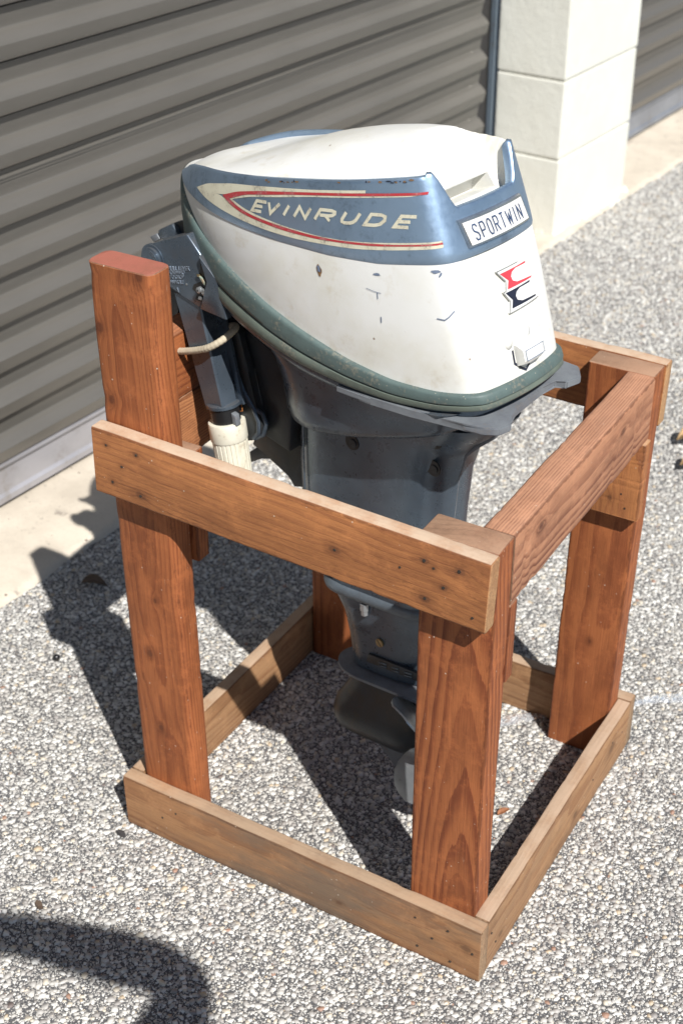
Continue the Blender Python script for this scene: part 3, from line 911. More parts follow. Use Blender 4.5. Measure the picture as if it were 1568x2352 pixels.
    band = mesh_obj('blue_band', V, F, blue, MOT, True)
    # rolled top edge of the horns and bar in blue
    # stripes and letters on the near side
    sm_cream = paint('decal_cream', (0.60, 0.57, 0.44), (0.52, 0.48, 0.36), rough=0.45, dirt=(0.16, 0.15, 0.14), dirt_amt=0.7, scale=60, bump=0)
    sm_red = paint('decal_red', (0.42, 0.035, 0.04), (0.36, 0.05, 0.06), rough=0.4, dirt=(0.45, 0.33, 0.3), dirt_amt=0.4, scale=60, bump=0)
    sm_navy = paint('navy_print_and_shade', (0.012, 0.016, 0.035), rough=0.35, bump=0)
    def resamp(poly, n=40):
        P = np.array(poly); d = np.r_[0, np.cumsum(np.hypot(*np.diff(P, axis=0).T))]
        u = np.linspace(0, d[-1], n)
        return np.stack([np.interp(u, d, P[:, 0]), np.interp(u, d, P[:, 1])], 1)
    def smooth(P, k=2):
        P = P.copy()
        for _ in range(k): P[1:-1] = (P[:-2] + 2 * P[1:-1] + P[2:]) / 4
        return P
    def ribbon(name, A, B, mat, off, fn=side_pt, label=None):
        A, B = smooth(resamp(A, 64), 4), smooth(resamp(B, 64), 4)
        V = [fn(*p, off) for p in A] + [fn(*((p + q) / 2), off) for p, q in zip(A, B)] + [fn(*p, off) for p in B]
        n = len(A)
        F = [(r * n + i, r * n + i + 1, (r + 1) * n + i + 1, (r + 1) * n + i) for r in (0, 1) for i in range(n - 1)]
        o = mesh_obj(name, V, F, mat, MOT, True)
        if label: o['label'] = label
        return o
    CTOP = [[-0.0754, 0.8727], [-0.0527, 0.8836], [-0.0053, 0.8962], [0.058, 0.9075], [0.1123, 0.916], [0.1821, 0.9287]]
    RTOP = [[-0.0191, 0.8802], [0.0041, 0.8898], [0.0432, 0.8999], [0.0854, 0.9082], [0.1249, 0.9155], [0.1619, 0.9221], [0.2461, 0.9365]]
    RTOPB = [[-0.0066, 0.8795], [0.0203, 0.8907], [0.0853, 0.9053], [0.1373, 0.915], [0.2461, 0.9339]]
    ITOP = [[-0.0015, 0.8803], [0.0267, 0.8897], [0.1122, 0.9085], [0.2303, 0.9299]]
    CBOT = [[-0.0754, 0.8727], [-0.0545, 0.8674], [-0.0213, 0.8641], [0.0184, 0.8613], [0.0558, 0.8602], [0.0973, 0.8604], [0.1365, 0.8631], [0.174, 0.8664], [0.2088, 0.8718], [0.2722, 0.8839]]
    RBOT = [[-0.0191, 0.8802], [-0.0069, 0.8745], [0.0157, 0.8694], [0.0413, 0.8675], [0.0838, 0.8658], [0.1239, 0.8667], [0.1616, 0.8699], [0.1972, 0.8739], [0.2712, 0.8871]]
    RBIN = [[-0.0066, 0.8795], [0.0095, 0.8744], [0.0319, 0.8711], [0.0702, 0.8697], [0.1111, 0.8691], [0.1492, 0.8709], [0.1857, 0.8748], [0.22, 0.8796], [0.2711, 0.8889]]
    IBOT = [[-0.0015, 0.8803], [0.0129, 0.8764], [0.0416, 0.873], [0.084, 0.8706], [0.124, 0.8703], [0.1617, 0.8725], [0.1972, 0.8776], [0.272, 0.8908]]
    cut_r = [p for p in RTOP if p[0] < .17] + [[.182, .9257]]
    ribbon('cream_stripe', CTOP, [[-.0754, .8727]] + cut_r, sm_cream, .0022)
    ribbon('cream_stripe', [[-.0754, .8727]] + RBOT[:1] + RBOT[1:], CBOT, sm_cream, .0022)
    ribbon('cream_stripe', RTOPB, ITOP, sm_cream, .0022)
    ribbon('cream_stripe', RBIN, IBOT, sm_cream, .0022)
    ribbon('red_stripe', RTOP, RTOPB, sm_red, .0025)
    ribbon('red_stripe', RBOT, RBIN, sm_red, .0025)
    LT = dict(E1=('E', [[0.0316, 0.8758], [0.0488, 0.8785], [0.0385, 0.8899]]), V=('V', [[0.056, 0.8772], [0.0686, 0.8788], [0.0606, 0.893]]),
              I=('I', [[0.0783, 0.8806], [0.0816, 0.8812], [0.0868, 0.8955]]), N=('N', [[0.0932, 0.8847], [0.1107, 0.8828], [0.0998, 0.8968]]),
              R=('R', [[0.1212, 0.8841], [0.1439, 0.887], [0.1309, 0.9004]]), U=('U', [[0.1538, 0.8871], [0.1728, 0.8906], [0.1601, 0.9029]]),
              D=('D', [[0.1833, 0.8924], [0.2046, 0.8957], [0.1906, 0.9071]]), E2=('E', [[0.2168, 0.8981], [0.2347, 0.9007], [0.2213, 0.9128]]))
    base = np.polyfit([q[1][0][0] for q in LT.values()], [q[1][0][1] for q in LT.values()], 1)
    S_ = dict(  # stroke skeletons in a unit cell
        E=[[(0.98, 0), (0, 0), (0, 1), (1, 1)], [(0, .5), (.85, .5)]], V=[[(0, 1), (.42, 0), (1, 1)]], I=[[(.5, 0), (.5, 1)]],
        N=[[(0, 0), (0, 1), (1, 0), (1, 1)]], R=[[(0, 0), (0, 1), (.72, 1), (.95, .9), (1, .74), (.92, .56), (.7, .48), (.15, .48)], [(.5, .48), (.95, 0)]],
        U=[[(0, 1), (0, .3), (.08, .1), (.28, 0), (.65, 0), (.88, .1), (1, .32), (1, 1)]],
        D=[[(0, 0), (.6, 0), (.88, .14), (1, .5), (.88, .86), (.6, 1), (0, 1), (0, 0)]])
    def stroke_mesh(paths, w, pmap, off, fn):
        V, F = [], []
        for P in paths:
            P = [np.array(pmap(*p)) for p in P]
            closed = np.allclose(P[0], P[-1])
            Q = []
            for a, c_ in zip(P[:-1], P[1:]):
                k = max(2, int(np.hypot(*(c_ - a)) / .004))
                Q += [a + (c_ - a) * i / k for i in range(k)]
            Q.append(P[-1])
            L_, R_ = [], []
            for i, p in enumerate(Q):
                d0 = Q[i] - Q[i-1] if i > 0 else (Q[-1] - Q[-2] if closed else Q[1] - Q[0])
                d1 = Q[i+1] - Q[i] if i < len(Q) - 1 else (Q[1] - Q[0] if closed else Q[-1] - Q[-2])
                d0 = d0 / (np.hypot(*d0) + 1e-9); d1 = d1 / (np.hypot(*d1) + 1e-9)
                t = d0 + d1; t = t / (np.hypot(*t) + 1e-9); n = np.array([-t[1], t[0]])
                c = max(.45, abs(n @ np.array([-d0[1], d0[0]])))
                L_.append(p + n * w / 2 / c); R_.append(p - n * w / 2 / c)
            b0 = len(V)
            V += [fn(*p, off) for p in L_] + [fn(*p, off) for p in R_]
            n_ = len(Q)
            F += [(b0 + i, b0 + i + 1, b0 + n_ + i + 1, b0 + n_ + i) for i in range(n_ - 1)]
        return V, F
    for key, (ch, (bl, br, tl)) in LT.items():
        bl, br, tl = map(np.array, (bl, br, tl))
        x0, x1 = bl[0] + .0012, br[0] - .0012
        zb0, zb1 = np.polyval(base, x0) + .0014, np.polyval(base, x1) + .0014
        if ch == 'V': x0, x1 = .0545, .0700; zb0, zb1 = np.polyval(base, x0) + .0014, np.polyval(base, x1) + .0014
        hgt = .0118; sl = .0068
        if ch == 'V': sl = .0035
        pm = lambda a, c, x0=x0, x1=x1, zb0=zb0, zb1=zb1, sl=sl: (x0 + (x1 - x0) * a + sl * c, zb0 + (zb1 - zb0) * a + hgt * c)
        V, F = stroke_mesh(S_[ch], .0035, pm, .0025, side_pt)
        mesh_obj('letter', V, F, sm_cream, MOT)
    # chips in the enamel
    chipm = paint('bare_chip', (0.16, 0.20, 0.28), rough=0.5, bump=0)
    rustm = paint('rust_chip', (0.24, 0.13, 0.05), (0.10, 0.07, 0.05), rough=0.7, scale=200, bump=0.2)
    def blob(name, x, z, rx, rz, mat, off, rot=0, n=12, fn=side_pt, seed=0, pf=.35):
        rg = random.Random(seed); P = []
        for i in range(n):
            a = 2 * PI * i / n; r = 1 - pf * rg.random()
            dx, dz = rx * r * math.cos(a), rz * r * math.sin(a)
            P.append((x + dx * math.cos(rot) - dz * math.sin(rot), z + dx * math.sin(rot) + dz * math.cos(rot)))
        V = [fn(x, z, off)] + [fn(*p, off) for p in P]
        return mesh_obj(name, V, [(0, 1 + i, 1 + (i + 1) % n) for i in range(n)], mat, MOT)
    blob('paint_chip', .1295, .8330, .0040, .0075, rustm, .0006, .3, seed=1)
    blob('paint_chip', .1290, .8345, .0024, .0045, chipm, .0009, .3, seed=9)
    blob('paint_chip', .2017, .8445, .0055, .0016, chipm, .0006, .1, seed=2)
    blob('paint_chip', .2656, .8590, .0050, .0022, chipm, .0006, .1, seed=3)
    blob('paint_chip', .2700, .8560, .0012, .0030, chipm, .0006, -.3, seed=4)
    def scr(pts, w=.0009):
        V, F = stroke_mesh([pts], w, lambda a, c: (a, c), .0007, side_pt)
        mesh_obj('scratch', V, F, chipm, MOT)
    scr([(.190, .8270), (.199, .8255), (.208, .8250)], .0006)
    scr([(.2035, .825), (.2045, .818)], .0010)
    scr([(.209, .799), (.2095, .7925)], .0012)
    scr([(.272, .8105), (.280, .8100), (.2835, .8135), (.287, .820)], .0012)
    scr([(.330, .766), (.3275, .760)], .0010)
    top = [[x, smz(ZS, x) - .0035] for x in np.linspace(.03, .23, 40)]
    rg = random.Random(12)
    for i in range(22):
        x = rg.choice([rg.uniform(.05, .10), rg.uniform(.18, .235), rg.uniform(.02, .235)])
        z = smz(ZS, x) - rg.uniform(.001, .0035)
        blob('paint_chip', x, z, rg.uniform(.001, .0035), rg.uniform(.0006, .0014), rustm if i % 3 else sm_navy, .0024, .15, seed=i + 20)
    # name plate on the blue bar
    chrome = paint('plate_chrome', (0.55, 0.56, 0.58), rough=0.22, metal=0.9, dirt_amt=0.3, bump=0)
    plate_w = paint('plate_white', (0.76, 0.75, 0.72), rough=0.3, dirt_amt=0.1, bump=0)
    letter_b = paint('plate_letter_blue', (0.06, 0.10, 0.20), rough=0.4, metal=0.3, bump=0)
    def aft_quad(y0, y1, z0, z1, off, name, mat, sk=.010, thick=0.0, n=10):
        V, F = [], []
        for j in (0, 1):
            z = z1 if j else z0
            for i in range(n + 1):
                t = i / n
                y = y0 + (y1 - y0) * t + (0 if j == 0 else -sk)
                V.append(aft_pt(y, z, off))
        m_ = n + 1
        F = [(i, i + 1, m_ + i + 1, m_ + i) for i in range(n)]
        if thick:
            k = len(V)
            for j in (0, 1):
                z = z1 if j else z0
                for i in range(n + 1):
                    t = i / n
                    y = y0 + (y1 - y0) * t + (0 if j == 0 else -sk)
                    y *= 1.015
                    V.append(aft_pt(y, z + (.0012 if j else -.0012), off - thick))
            for i in range(n):
                F.append((i, k + i, k + i + 1, i + 1)); F.append((m_ + i, m_ + i + 1, k + m_ + i + 1, k + m_ + i))
            F.append((0, m_, k + m_, k)); F.append((n, k + n, k + m_ + n, m_ + n))
        o = mesh_obj(name, V, F, mat, MOT)
        return o
    aft_quad(-.049, .0565, .8775, .9045, .0052, 'nameplate_rim', chrome, sk=.006, thick=.004)
    aft_quad(-.0465, .0540, .8795, .9025, .0058, 'nameplate', plate_w, sk=.0055)
    SP = dict(S=[[(1, .82), (.8, 1), (.2, 1), (0, .8), (.1, .6), (.9, .4), (1, .2), (.8, 0), (.2, 0), (0, .18)]],
              P=[[(0, 0), (0, 1), (.8, 1), (1, .85), (1, .6), (.8, .45), (0, .45)]],
              O=[[(.3, 0), (.7, 0), (1, .2), (1, .8), (.7, 1), (.3, 1), (0, .8), (0, .2), (.3, 0)]],
              R=[[(0, 0), (0, 1), (.8, 1), (1, .85), (1, .6), (.8, .48), (0, .48)], [(.5, .48), (1, 0)]],
              T=[[(.5, 0), (.5, 1)], [(0, 1), (1, 1)]], W=[[(0, 1), (.25, 0), (.5, .8), (.75, 0), (1, 1)]],
              I=[[(.5, 0), (.5, 1)]], N=[[(0, 0), (0, 1), (1, 0), (1, 1)]])
    yx = -.0385
    for ch in 'SPORTWIN':
        w_ = {'I': .003, 'W': .0085}.get(ch, .0062)
        pm = lambda a, c, yx=yx, w_=w_: (yx + w_ * a - .0028 * c, .8830 + .0150 * c)
        V, F = stroke_mesh(SP[ch], .0015, pm, .0064, aft_pt)
        mesh_obj('letter', V, F, letter_b, MOT)
        yx += w_ + .0047
    # emblem
    def poly_aft(name, P, mat, off, thick=0.0):
        Q = []
        for a, c_ in zip(P, P[1:] + P[:1]):
            a, c_ = np.array(a), np.array(c_)
            k = max(1, int(np.hypot(*(c_ - a)) / .006))
            Q += [a + (c_ - a) * i / k for i in range(k)]
        bm = bmesh.new()
        vs_ = [bm.verts.new(aft_pt(*p, off)) for p in Q]
        f = bm.faces.new(vs_)
        if thick:
            vb = [bm.verts.new(aft_pt(*p, off - thick)) for p in Q]
            for i in range(len(Q)):
                j = (i + 1) % len(Q); bm.faces.new((vs_[i], vs_[j], vb[j], vb[i]))
        bmesh.ops.triangulate(bm, faces=[f])
        return bm_obj(name, bm, mat, MOT)
    silver = paint('emblem_silver', (0.62, 0.62, 0.60), rough=0.25, metal=0.8, bump=0)
    REDP = [[-0.015, 0.8421], [0.0323, 0.8419], [0.0315, 0.8402], [0.0120, 0.8408], [0.0045, 0.8385], [0.0018, 0.8350], [0.0030, 0.8305], [0.0095, 0.8275], [0.0383, 0.8249], [0.0363, 0.8236], [-0.0082, 0.8245], [-0.0039, 0.8325]]
    BLKP = [[-0.0131, 0.8221], [0.0328, 0.822], [0.0314, 0.8202], [0.0125, 0.8206], [0.0050, 0.8183], [0.0024, 0.8148], [0.0038, 0.8105], [0.0115, 0.8073], [0.0389, 0.8052], [0.0375, 0.8036], [-0.0079, 0.8046], [-0.0040, 0.8125]]
    BASEP = [[-0.0200, 0.8455], [0.0340, 0.8452], [0.0415, 0.8236], [0.0350, 0.8230], [0.0425, 0.8015], [-0.0135, 0.8012], [-0.0085, 0.8125], [-0.0165, 0.8236], [-.012, .8236], [-.0085, .8330]]
    poly_aft('emblem_base', BASEP, plate_w, .0022, .002)
    poly_aft('emblem', REDP, paint('emblem_red', (0.75, 0.05, 0.07), rough=.3, bump=0), .0026)
    poly_aft('emblem', BLKP, sm_navy, .0026)
    V, F = stroke_mesh([[BASEP[i] for i in (0, 9, 8, 7)], [BASEP[i] for i in (7, 6, 5)], [BASEP[0], (.018, .8454)], [BASEP[5], BASEP[4]]], .0010, lambda a, c: (a, c), .0028, aft_pt)
    mesh_obj('emblem_edge', V, F, silver, MOT)
    # two round pads and the latch
    for (y, z) in ((-.0236, .7745), (.0090, .7765)):
        V = [aft_pt(y, z, .0022)] + [aft_pt(y + .0062 * math.cos(a), z + .0075 * math.sin(a), .0016) for a in np.linspace(0, 2*PI, 16, endpoint=False)] + [aft_pt(y + .0068 * math.cos(a), z + .0082 * math.sin(a), -.001) for a in np.linspace(0, 2*PI, 16, endpoint=False)]
        F = [(0, 1 + i, 1 + (i + 1) % 16) for i in range(16)] + [(1 + i, 17 + i, 17 + (i+1) % 16, 1 + (i+1) % 16) for i in range(16)]
        mesh_obj('plug', V, F, cream, MOT, True)
    bm = bmesh.new()
    prof = [(-.001, .7700), (.006, .7700), (.0125, .7665), (.0140, .7650), (.0140, .7530), (.0110, .7490), (-.001, .7450)]
    ring = []
    for y in np.linspace(-.017, .019, 6):
        e = .0 if -.015 < y < .017 else .0015
        r = []
        for (o_, z) in prof:
            r.append(bm.verts.new(aft_pt(y, z - (z - .753) * e * 60, max(o_ - e, -.001) if o_ > 0 else -.001)))
        ring.append(r)
    for a, c_ in zip(ring[:-1], ring[1:]):
        for i in range(len(prof) - 1): bm.faces.new((a[i], a[i+1], c_[i+1], c_[i]))
    bm.faces.new(ring[0]); bm.faces.new(list(reversed(ring[-1])))
    o = bm_obj('latch_handle', bm, cream, MOT); sharp_smooth(o, 35)
    V, F = stroke_mesh([[(-.0145, .7640), (.0165, .7640), (.0165, .7535), (-.0145, .7535), (-.0145, .7640)]], .0008, lambda a, c: (a, c), .0143, aft_pt)
    mesh_obj('latch_edge', V, F, chipm, MOT)
    V, F = stroke_mesh([[(-.0195, .7640), (-.0200, .7500), (-.010, .7420), (-.004, .7385), (.004, .7430)]], .0026, lambda a, c: (a, c), .0006, aft_pt)
    mesh_obj('latch_shade', V, F, sm_navy, MOT)  # dark stroke painted on the cowl as the shade beside and below the latch

    # rubber seal under the cowl, two bands
    g1 = paint('green_rubber', (0.088, 0.125, 0.118), (0.068, 0.098, 0.094), rough=0.55, dirt=(0.30, 0.26, 0.19), dirt_amt=0.45, scale=40, bump=0.3, fleck=0.03, fleckcol=(.4, .35, .28))
    g2 = paint('olive_band', (0.125, 0.150, 0.122), (0.09, 0.112, 0.098), rough=0.5, dirt=(0.30, 0.26, 0.19), dirt_amt=0.4, scale=40, bump=0.2)
    def gring(name, prof, mat):
        V, F = [], []
        m_ = len(prof)
        for v in vs:
            R = Rp(v); n = vnorm(v)
            zr, zg = smz(ZR, R[0]), smz(ZG, R[0])
            for (f, o_) in prof:
                z = zr + (zg - zr) * f
                lean = (zr - z) * .3 * max(0, n[0])
                V.append((R[0] + n[0] * o_ + lean, R[1] + n[1] * o_, z))
        for i in range(NV):
            a, c_ = i * m_, ((i + 1) % NV) * m_
            for j in range(m_ - 1): F.append((a + j, a + j + 1, c_ + j + 1, c_ + j))
        o = mesh_obj(name, V, F, mat, MOT); 
        bm = bmesh.new(); bm.from_mesh(o.data); bmesh.ops.recalc_face_normals(bm, faces=bm.faces); bm.to_mesh(o.data); bm.free()
        sharp_smooth(o, 45)
        return o
    gring('rubber_seal', [(-.06, -.004), (-.03, .003), (.02, .0052), (.10, .0058), (.45, .0066), (.53, .0060), (.57, .0035), (.58, -.003)], g1)
    gring('trim_band', [(.58, -.003), (.60, .0042), (.64, .0056), (.86, .0056), (.97, .0040), (1.02, .001), (1.02, -.006)], g2)
    return cream, blue

cream, blue = build_cowl()
SLATE = paint('slate_enamel', (0.125, 0.160, 0.200), (0.095, 0.122, 0.155), rough=0.30, metal=0.6, dirt=(0.13, 0.10, 0.075), dirt_amt=0.15, scale=12, bump=0.15, coat=0.1, dust=0.35, dustcol=(0.22, 0.19, 0.16))
DARK = paint('dark_casting', (0.040, 0.047, 0.054), (0.045, 0.038, 0.030), rough=0.42, metal=0.3, dirt=(0.10, 0.07, 0.05), dirt_amt=0.4, scale=15)
BRASS = paint('brass_screw', (0.42, 0.33, 0.18), rough=0.35, metal=0.8, bump=0)
ALU = paint('bare_aluminium', (0.50, 0.52, 0.53), (0.38, 0.40, 0.41), rough=0.35, metal=0.75, dirt=(0.15, 0.13, 0.1), dirt_amt=0.4, scale=25)
GREYP = paint('flange_paint', (0.19, 0.205, 0.22), (0.14, 0.15, 0.17), rough=0.6, metal=0.2, dirt=(0.22, 0.19, 0.16), dirt_amt=0.5, scale=40, bump=0.3)
BLACK = paint('black_label_and_recess', (0.012, 0.012, 0.013), rough=0.4, bump=0)

def loft(name, rings, mat, closed=True, cap0=True, cap1=True, parent=None, smooth=True, ang=40):
    bm = bmesh.new()
    rs = [[bm.verts.new(p) for p in r] for r in rings]
    for a, c in zip(rs[:-1], rs[1:]):
        n = len(a)
        for i in range(n if closed else n - 1):
            bm.faces.new((a[i], a[(i+1) % n], c[(i+1) % n], c[i]))
    if cap0: bm.faces.new(rs[0])
    if cap1: bm.faces.new(list(reversed(rs[-1])))
    o = bm_obj(name, bm, mat, parent or MOT)
    if smooth: sharp_smooth(o, ang)
    return o

def plan(x0, x1, hw, n=48, nose=.5, tail=.15, nl=.06, tl=.05):
    """closed plan outline: round nose at x0, tail at x1 narrowing to tail*hw"""
    P = []
    half = []
    L = x1 - x0
    for i in range(n // 2 + 1):
        t = i / (n // 2)
        x = x0 + L * (1 - math.cos(PI * t)) / 2
        a = min(1, (x - x0) / nl); b = min(1, (x1 - x) / tl)
        y = hw * math.sqrt(max(0, 1 - (1 - a) ** 2)) * (tail + (1 - tail) * (math.sin(b * PI / 2) ** .7 if b > 0 else 0))
        half.append((x, y))
    P = [(x, -y) for x, y in half] + [(x, y) for x, y in reversed(half[1:-1])]
    if tail > 0:
        P = [(x, -y) for x, y in half] + [(x, y) for x, y in reversed(half[1:])]
    return P

def extrude_y(name, P, y0, y1, mat, bevel=.0015, parent=None, seg=2):
    bm = bmesh.new()
    a = [bm.verts.new((x, y0, z)) for x, z in P]; b = [bm.verts.new((x, y1, z)) for x, z in P]
    bm.faces.new(a); bm.faces.new(list(reversed(b)))
    n = len(P)
    for i in range(n): bm.faces.new((a[i], b[i], b[(i+1) % n], a[(i+1) % n]))
    if bevel: bmesh.ops.bevel(bm, geom=bm.edges[:], offset=bevel, segments=seg, affect='EDGES', profile=.5)
    o = bm_obj(name, bm, mat, parent or MOT); sharp_smooth(o, 30); return o

def tube(name, pts, r, mat, parent=None, n=10, radii=None, cap=True):
    P = [Vector(p) for p in pts]; rings = []
    prev = None
    for i, p in enumerate(P):
        t = (P[min(i+1, len(P)-1)] - P[max(i-1, 0)]).normalized()
        ref = prev or (Vector((0, 0, 1)) if abs(t.z) < .9 else Vector((1, 0, 0)))
        u = (ref - t * ref.dot(t)).normalized(); prev = u
        w = t.cross(u)
        rr = radii[i] if radii else r
        rings.append([p + (u * math.cos(a) + w * math.sin(a)) * rr for a in [2*PI*k/n for k in range(n)]])
    return loft(name, rings, mat, parent=parent, cap0=cap, cap1=cap)

def disc(name, c, nrm, r, h, mat, parent=None, n=20, bev=.0005):
    bm = bmesh.new()
    bmesh.ops.create_cone(bm, cap_ends=True, segments=n, radius1=r, radius2=r, depth=h)
    if bev: bmesh.ops.bevel(bm, geom=[e for e in bm.edges if len(e.link_faces) == 2 and e.calc_face_angle() > 1], offset=bev, segments=2, affect='EDGES')
    M_ = Matrix.Translation(c) @ Vector(nrm).to_track_quat('Z', 'Y').to_matrix().to_4x4()
    bmesh.ops.transform(bm, matrix=M_, verts=bm.verts)
    o = bm_obj(name, bm, mat, parent or MOT); sharp_smooth(o, 40); return o

def screw(c, nrm, r, mat, recess=True, slot=0.6):
    c = Vector(c); nrm = Vector(nrm)
    s = disc('screw', c, nrm, r, .003, mat)
    u = Vector((math.cos(slot), 0, math.sin(slot)))
    w = nrm.cross(u).normalized(); q = c + nrm * .00165
    V = [q + u * r * .9 * a + w * r * .14 * b_ for a, b_ in ((-1, -1), (1, -1), (1, 1), (-1, 1))]
    o = mesh_obj('screw_slot', V, [(0, 1, 2, 3)], BLACK, s)
    return s

def build_lower():
    NV = 120
    vs = np.linspace(-NU, NU, NV, endpoint=False)
    # shallow tray under the seal
    rings = []
    for (f, o_, dz) in ((.8, -.003, 0), (1.0, -.001, 0), (1.0, -.0015, -.008), (1.0, -.008, -.016), (1.0, -.030, -.022)):
        r = []
        for v in vs:
            R = Rp(v); n = vnorm(v); zr, zg = smz(ZR, R[0]), smz(ZG, R[0])
            x, y = R[0] + n[0] * o_, R[1] + n[1] * o_
            if o_ < -.02:
                x, y = R[0] * .8 + .02, R[1] * .70
            r.append((x, y, zr + (zg - zr) * f + dz + max(0, n[0]) * 0))
        rings.append(r)
    loft('tray', rings, SLATE, cap0=False, ang=60)
    # lower pan
    def zb(x): return .598 + .13 * (x - .045) + .75 * max(x - .045, 0) ** 2
    rings = []
    for k, (x0, x1, hw, w) in enumerate([(-.055, .318, .098, 0.0), (-.030, .314, .096, .12), (-.010, .309, .093, .28), (.000, .305, .090, .50), (.003, .302, .0885, .68), (.005, .301, .0865, .82), (.009, .300, .0825, .93), (.016, .298, .076, .985), (.028, .294, .066, 1.005), (.042, .288, .054, 1.0)]):
        pl = plan(x0, x1, hw, 72, tail=.45, nl=.085, tl=.035)
        r = []
        for (x, y) in pl:
            zt = smz(ZG, x) - .004
            r.append((x, y, zt + (zb(x) - zt) * w))
        rings.append(r)
    loft('lower_pan', rings, SLATE, cap0=True, cap1=True, ang=65)
    # rear flange with its two ears
    P = [(.15, -.1085), (.20, -.1070), (.25, -.1015), (.285, -.0945), (.312, -.0895), (.336, -.0885), (.350, -.079), (.354, -.062), (.343, -.048), (.338, -.031), (.3345, .0), (.332, .029), (.332, .054), (.345, .058), (.350, .079), (.334, .100), (.31, .104), (.25, .106), (.15, .1085)]
    bm = bmesh.new()
    a = [bm.verts.new((x, y, .7015 + (.003 if x > .33 else 0))) for x, y in P]; b = [bm.verts.new((x, y, .693 + (.002 if x > .33 else 0))) for x, y in P]
    bm.faces.new(a); bm.faces.new(list(reversed(b)))
    for i in range(len(P)): bm.faces.new((a[i], b[i], b[(i+1) % len(P)], a[(i+1) % len(P)]))
    bmesh.ops.bevel(bm, geom=bm.edges[:], offset=.0015, segments=2, affect='EDGES')
    o = bm_obj('rear_flange', bm, GREYP); o.parent = MOT; sharp_smooth(o, 35)
    # leg housing
    rings = []
    for (z, x0, x1, hw) in ((.665, .012, .312, .062), (.648, .012, .300, .056), (.632, .011, .281, .051), (.612, .010, .265, .048), (.58, .009, .256, .047), (.52, .008, .251, .046), (.46, .010, .248, .045), (.41, .022, .246, .041), (.37, .040, .244, .035), (.352, .047, .243, .032)):
        pl = plan(x0, x1, hw, 56, tail=.25, nl=.055, tl=.05)
        rings.append([(x, y, z) for x, y in pl])
    loft('leg_housing', rings, SLATE, ang=50)
    tube('rear_seam', [(.312, -.006, .668), (.298, -.013, .648), (.278, -.013, .630), (.262, -.012, .612), (.252, -.0115, .58), (.247, -.011, .52), (.244, -.011, .46), (.242, -.010, .36)], .0042, GREYP, n=8)
    for (x, z, y) in ((.238, .597, -.0405), (.122, .592, -.0475), (.243, .637, -.046)):
        disc('screw_well_shade', (x, y, z), (0, -1, 0), .0105, .0016, BLACK, bev=.0004)  # flat black disc painted for the shade inside the screw recess
        screw((x + .0015, y - .0003, z - .001), (0, -1, 0), .0058, DARK)
    tube('casting_seam', [(.042, -.0468, .600), (.041, -.0458, .56), (.041, -.0450, .50), (.043, -.0440, .44)], .0012, SLATE, n=6)
    # collar
    rings = []
    for (z, g) in ((.358, -.001), (.355, .004), (.349, .0055), (.343, .004), (.338, -.001)):
        pl = plan(.046 - g, .246 + g, .033 + g, 56, tail=.3, nl=.05, tl=.05)
        rings.append([(x, y, z + .13 * (x - .07) + .002) for x, y in pl])
    loft('collar', rings, paint('collar_paint', (.13, .158, .185), (.10, .12, .14), rough=.45, metal=.3, dirt_amt=.5, scale=30), ang=60)
    tube('bolt', [(.128, -.031, .348), (.128, -.031, .338), (.128, -.031, .337), (.128, -.031, .330)], .005, ALU, n=6, radii=[.0062, .0062, .0048, .0048])
    # lower unit
    def tl(x, z): return z + .13 * (x - .07)
    rings = []
    for (z, x0, x1, hw) in ((.345, .055, .236, .030), (.31, .074, .232, .027), (.27, .082, .228, .024), (.225, .088, .224, .022)):
        rings.append([(x, y, tl(x, z)) for x, y in plan(x0, x1, hw, 48, tail=.25, nl=.035, tl=.06)])
    loft('gearcase_top', rings, SLATE, ang=55)
    screw((.150, -.0265, .292), (0, -1, 0), .0062, BRASS, slot=-.9)
    # water screen with louvres
    P = [(.128, .250), (.215, .2612), (.215, .2745), (.131, .2645)]
    extrude_y('water_screen', P, -.0275, -.022, DARK, .0008)
    for i in range(3):
        x = .150 + i * .021
        extrude_y('louvre', [(x, .2605 + i*.0027), (x + .013, .2622 + i*.0027), (x + .013, .2650 + i*.0027), (x, .2615 + i*.0027)], -.0290, -.0272, SLATE, .0004)
        extrude_y('louvre', [(x, .2555 + i*.0027), (x + .013, .2572 + i*.0027), (x + .013, .2600 + i*.0027), (x, .2565 + i*.0027)], -.0290, -.0272, SLATE, .0004)
    # anti-ventilation plate
    rings = []
    for (dz, g) in ((-.003, -.002), (-.002, .0), (.002, .0), (.003, -.002)):
        pl = plan(.064 - g, .31 + g, .040 + g, 56, tail=.45, nl=.06, tl=.05)
        rings.append([(x, y, tl(x, .219) + dz) for x, y in pl])
    loft('ventilation_plate', rings, GREYP, ang=50)
    # gearcase
    rings = []
    for (z, x0, x1, hw, nl) in ((.218, .087, .222, .021, .035), (.203, .086, .218, .022, .035), (.188, .082, .216, .025, .035), (.173, .073, .214, .031, .035), (.158, .063, .213, .0355, .035),
                            (.144, .0585, .212, .0375, .034), (.130, .0585, .212, .0375, .034), (.117, .063, .211, .034, .035), (.107, .071, .209, .027, .035), (.101, .083, .206, .017, .035), (.098, .10, .20, .005, .03)):
        rings.append([(x, y, tl(x, z)) for x, y in plan(x0, x1, hw, 56, tail=.55, nl=nl, tl=.03)])
    loft('gearcase', rings, DARK, ang=60)
    extrude_y('skeg', [(.095, tl(.095, .115)), (.205, tl(.205, .112)), (.207, .080), (.203, .052), (.195, .043), (.185, .045), (.160, .067), (.125, .095)], -.0035, .0035, GREYP, .0025)
    screw((.160, -.028, .128), (0, -1, -.25), .006, BRASS, slot=1.2)
    # propeller
    pr = empty_part = None
    cxp, czp = .232, tl(.232, .138)
    rings = []
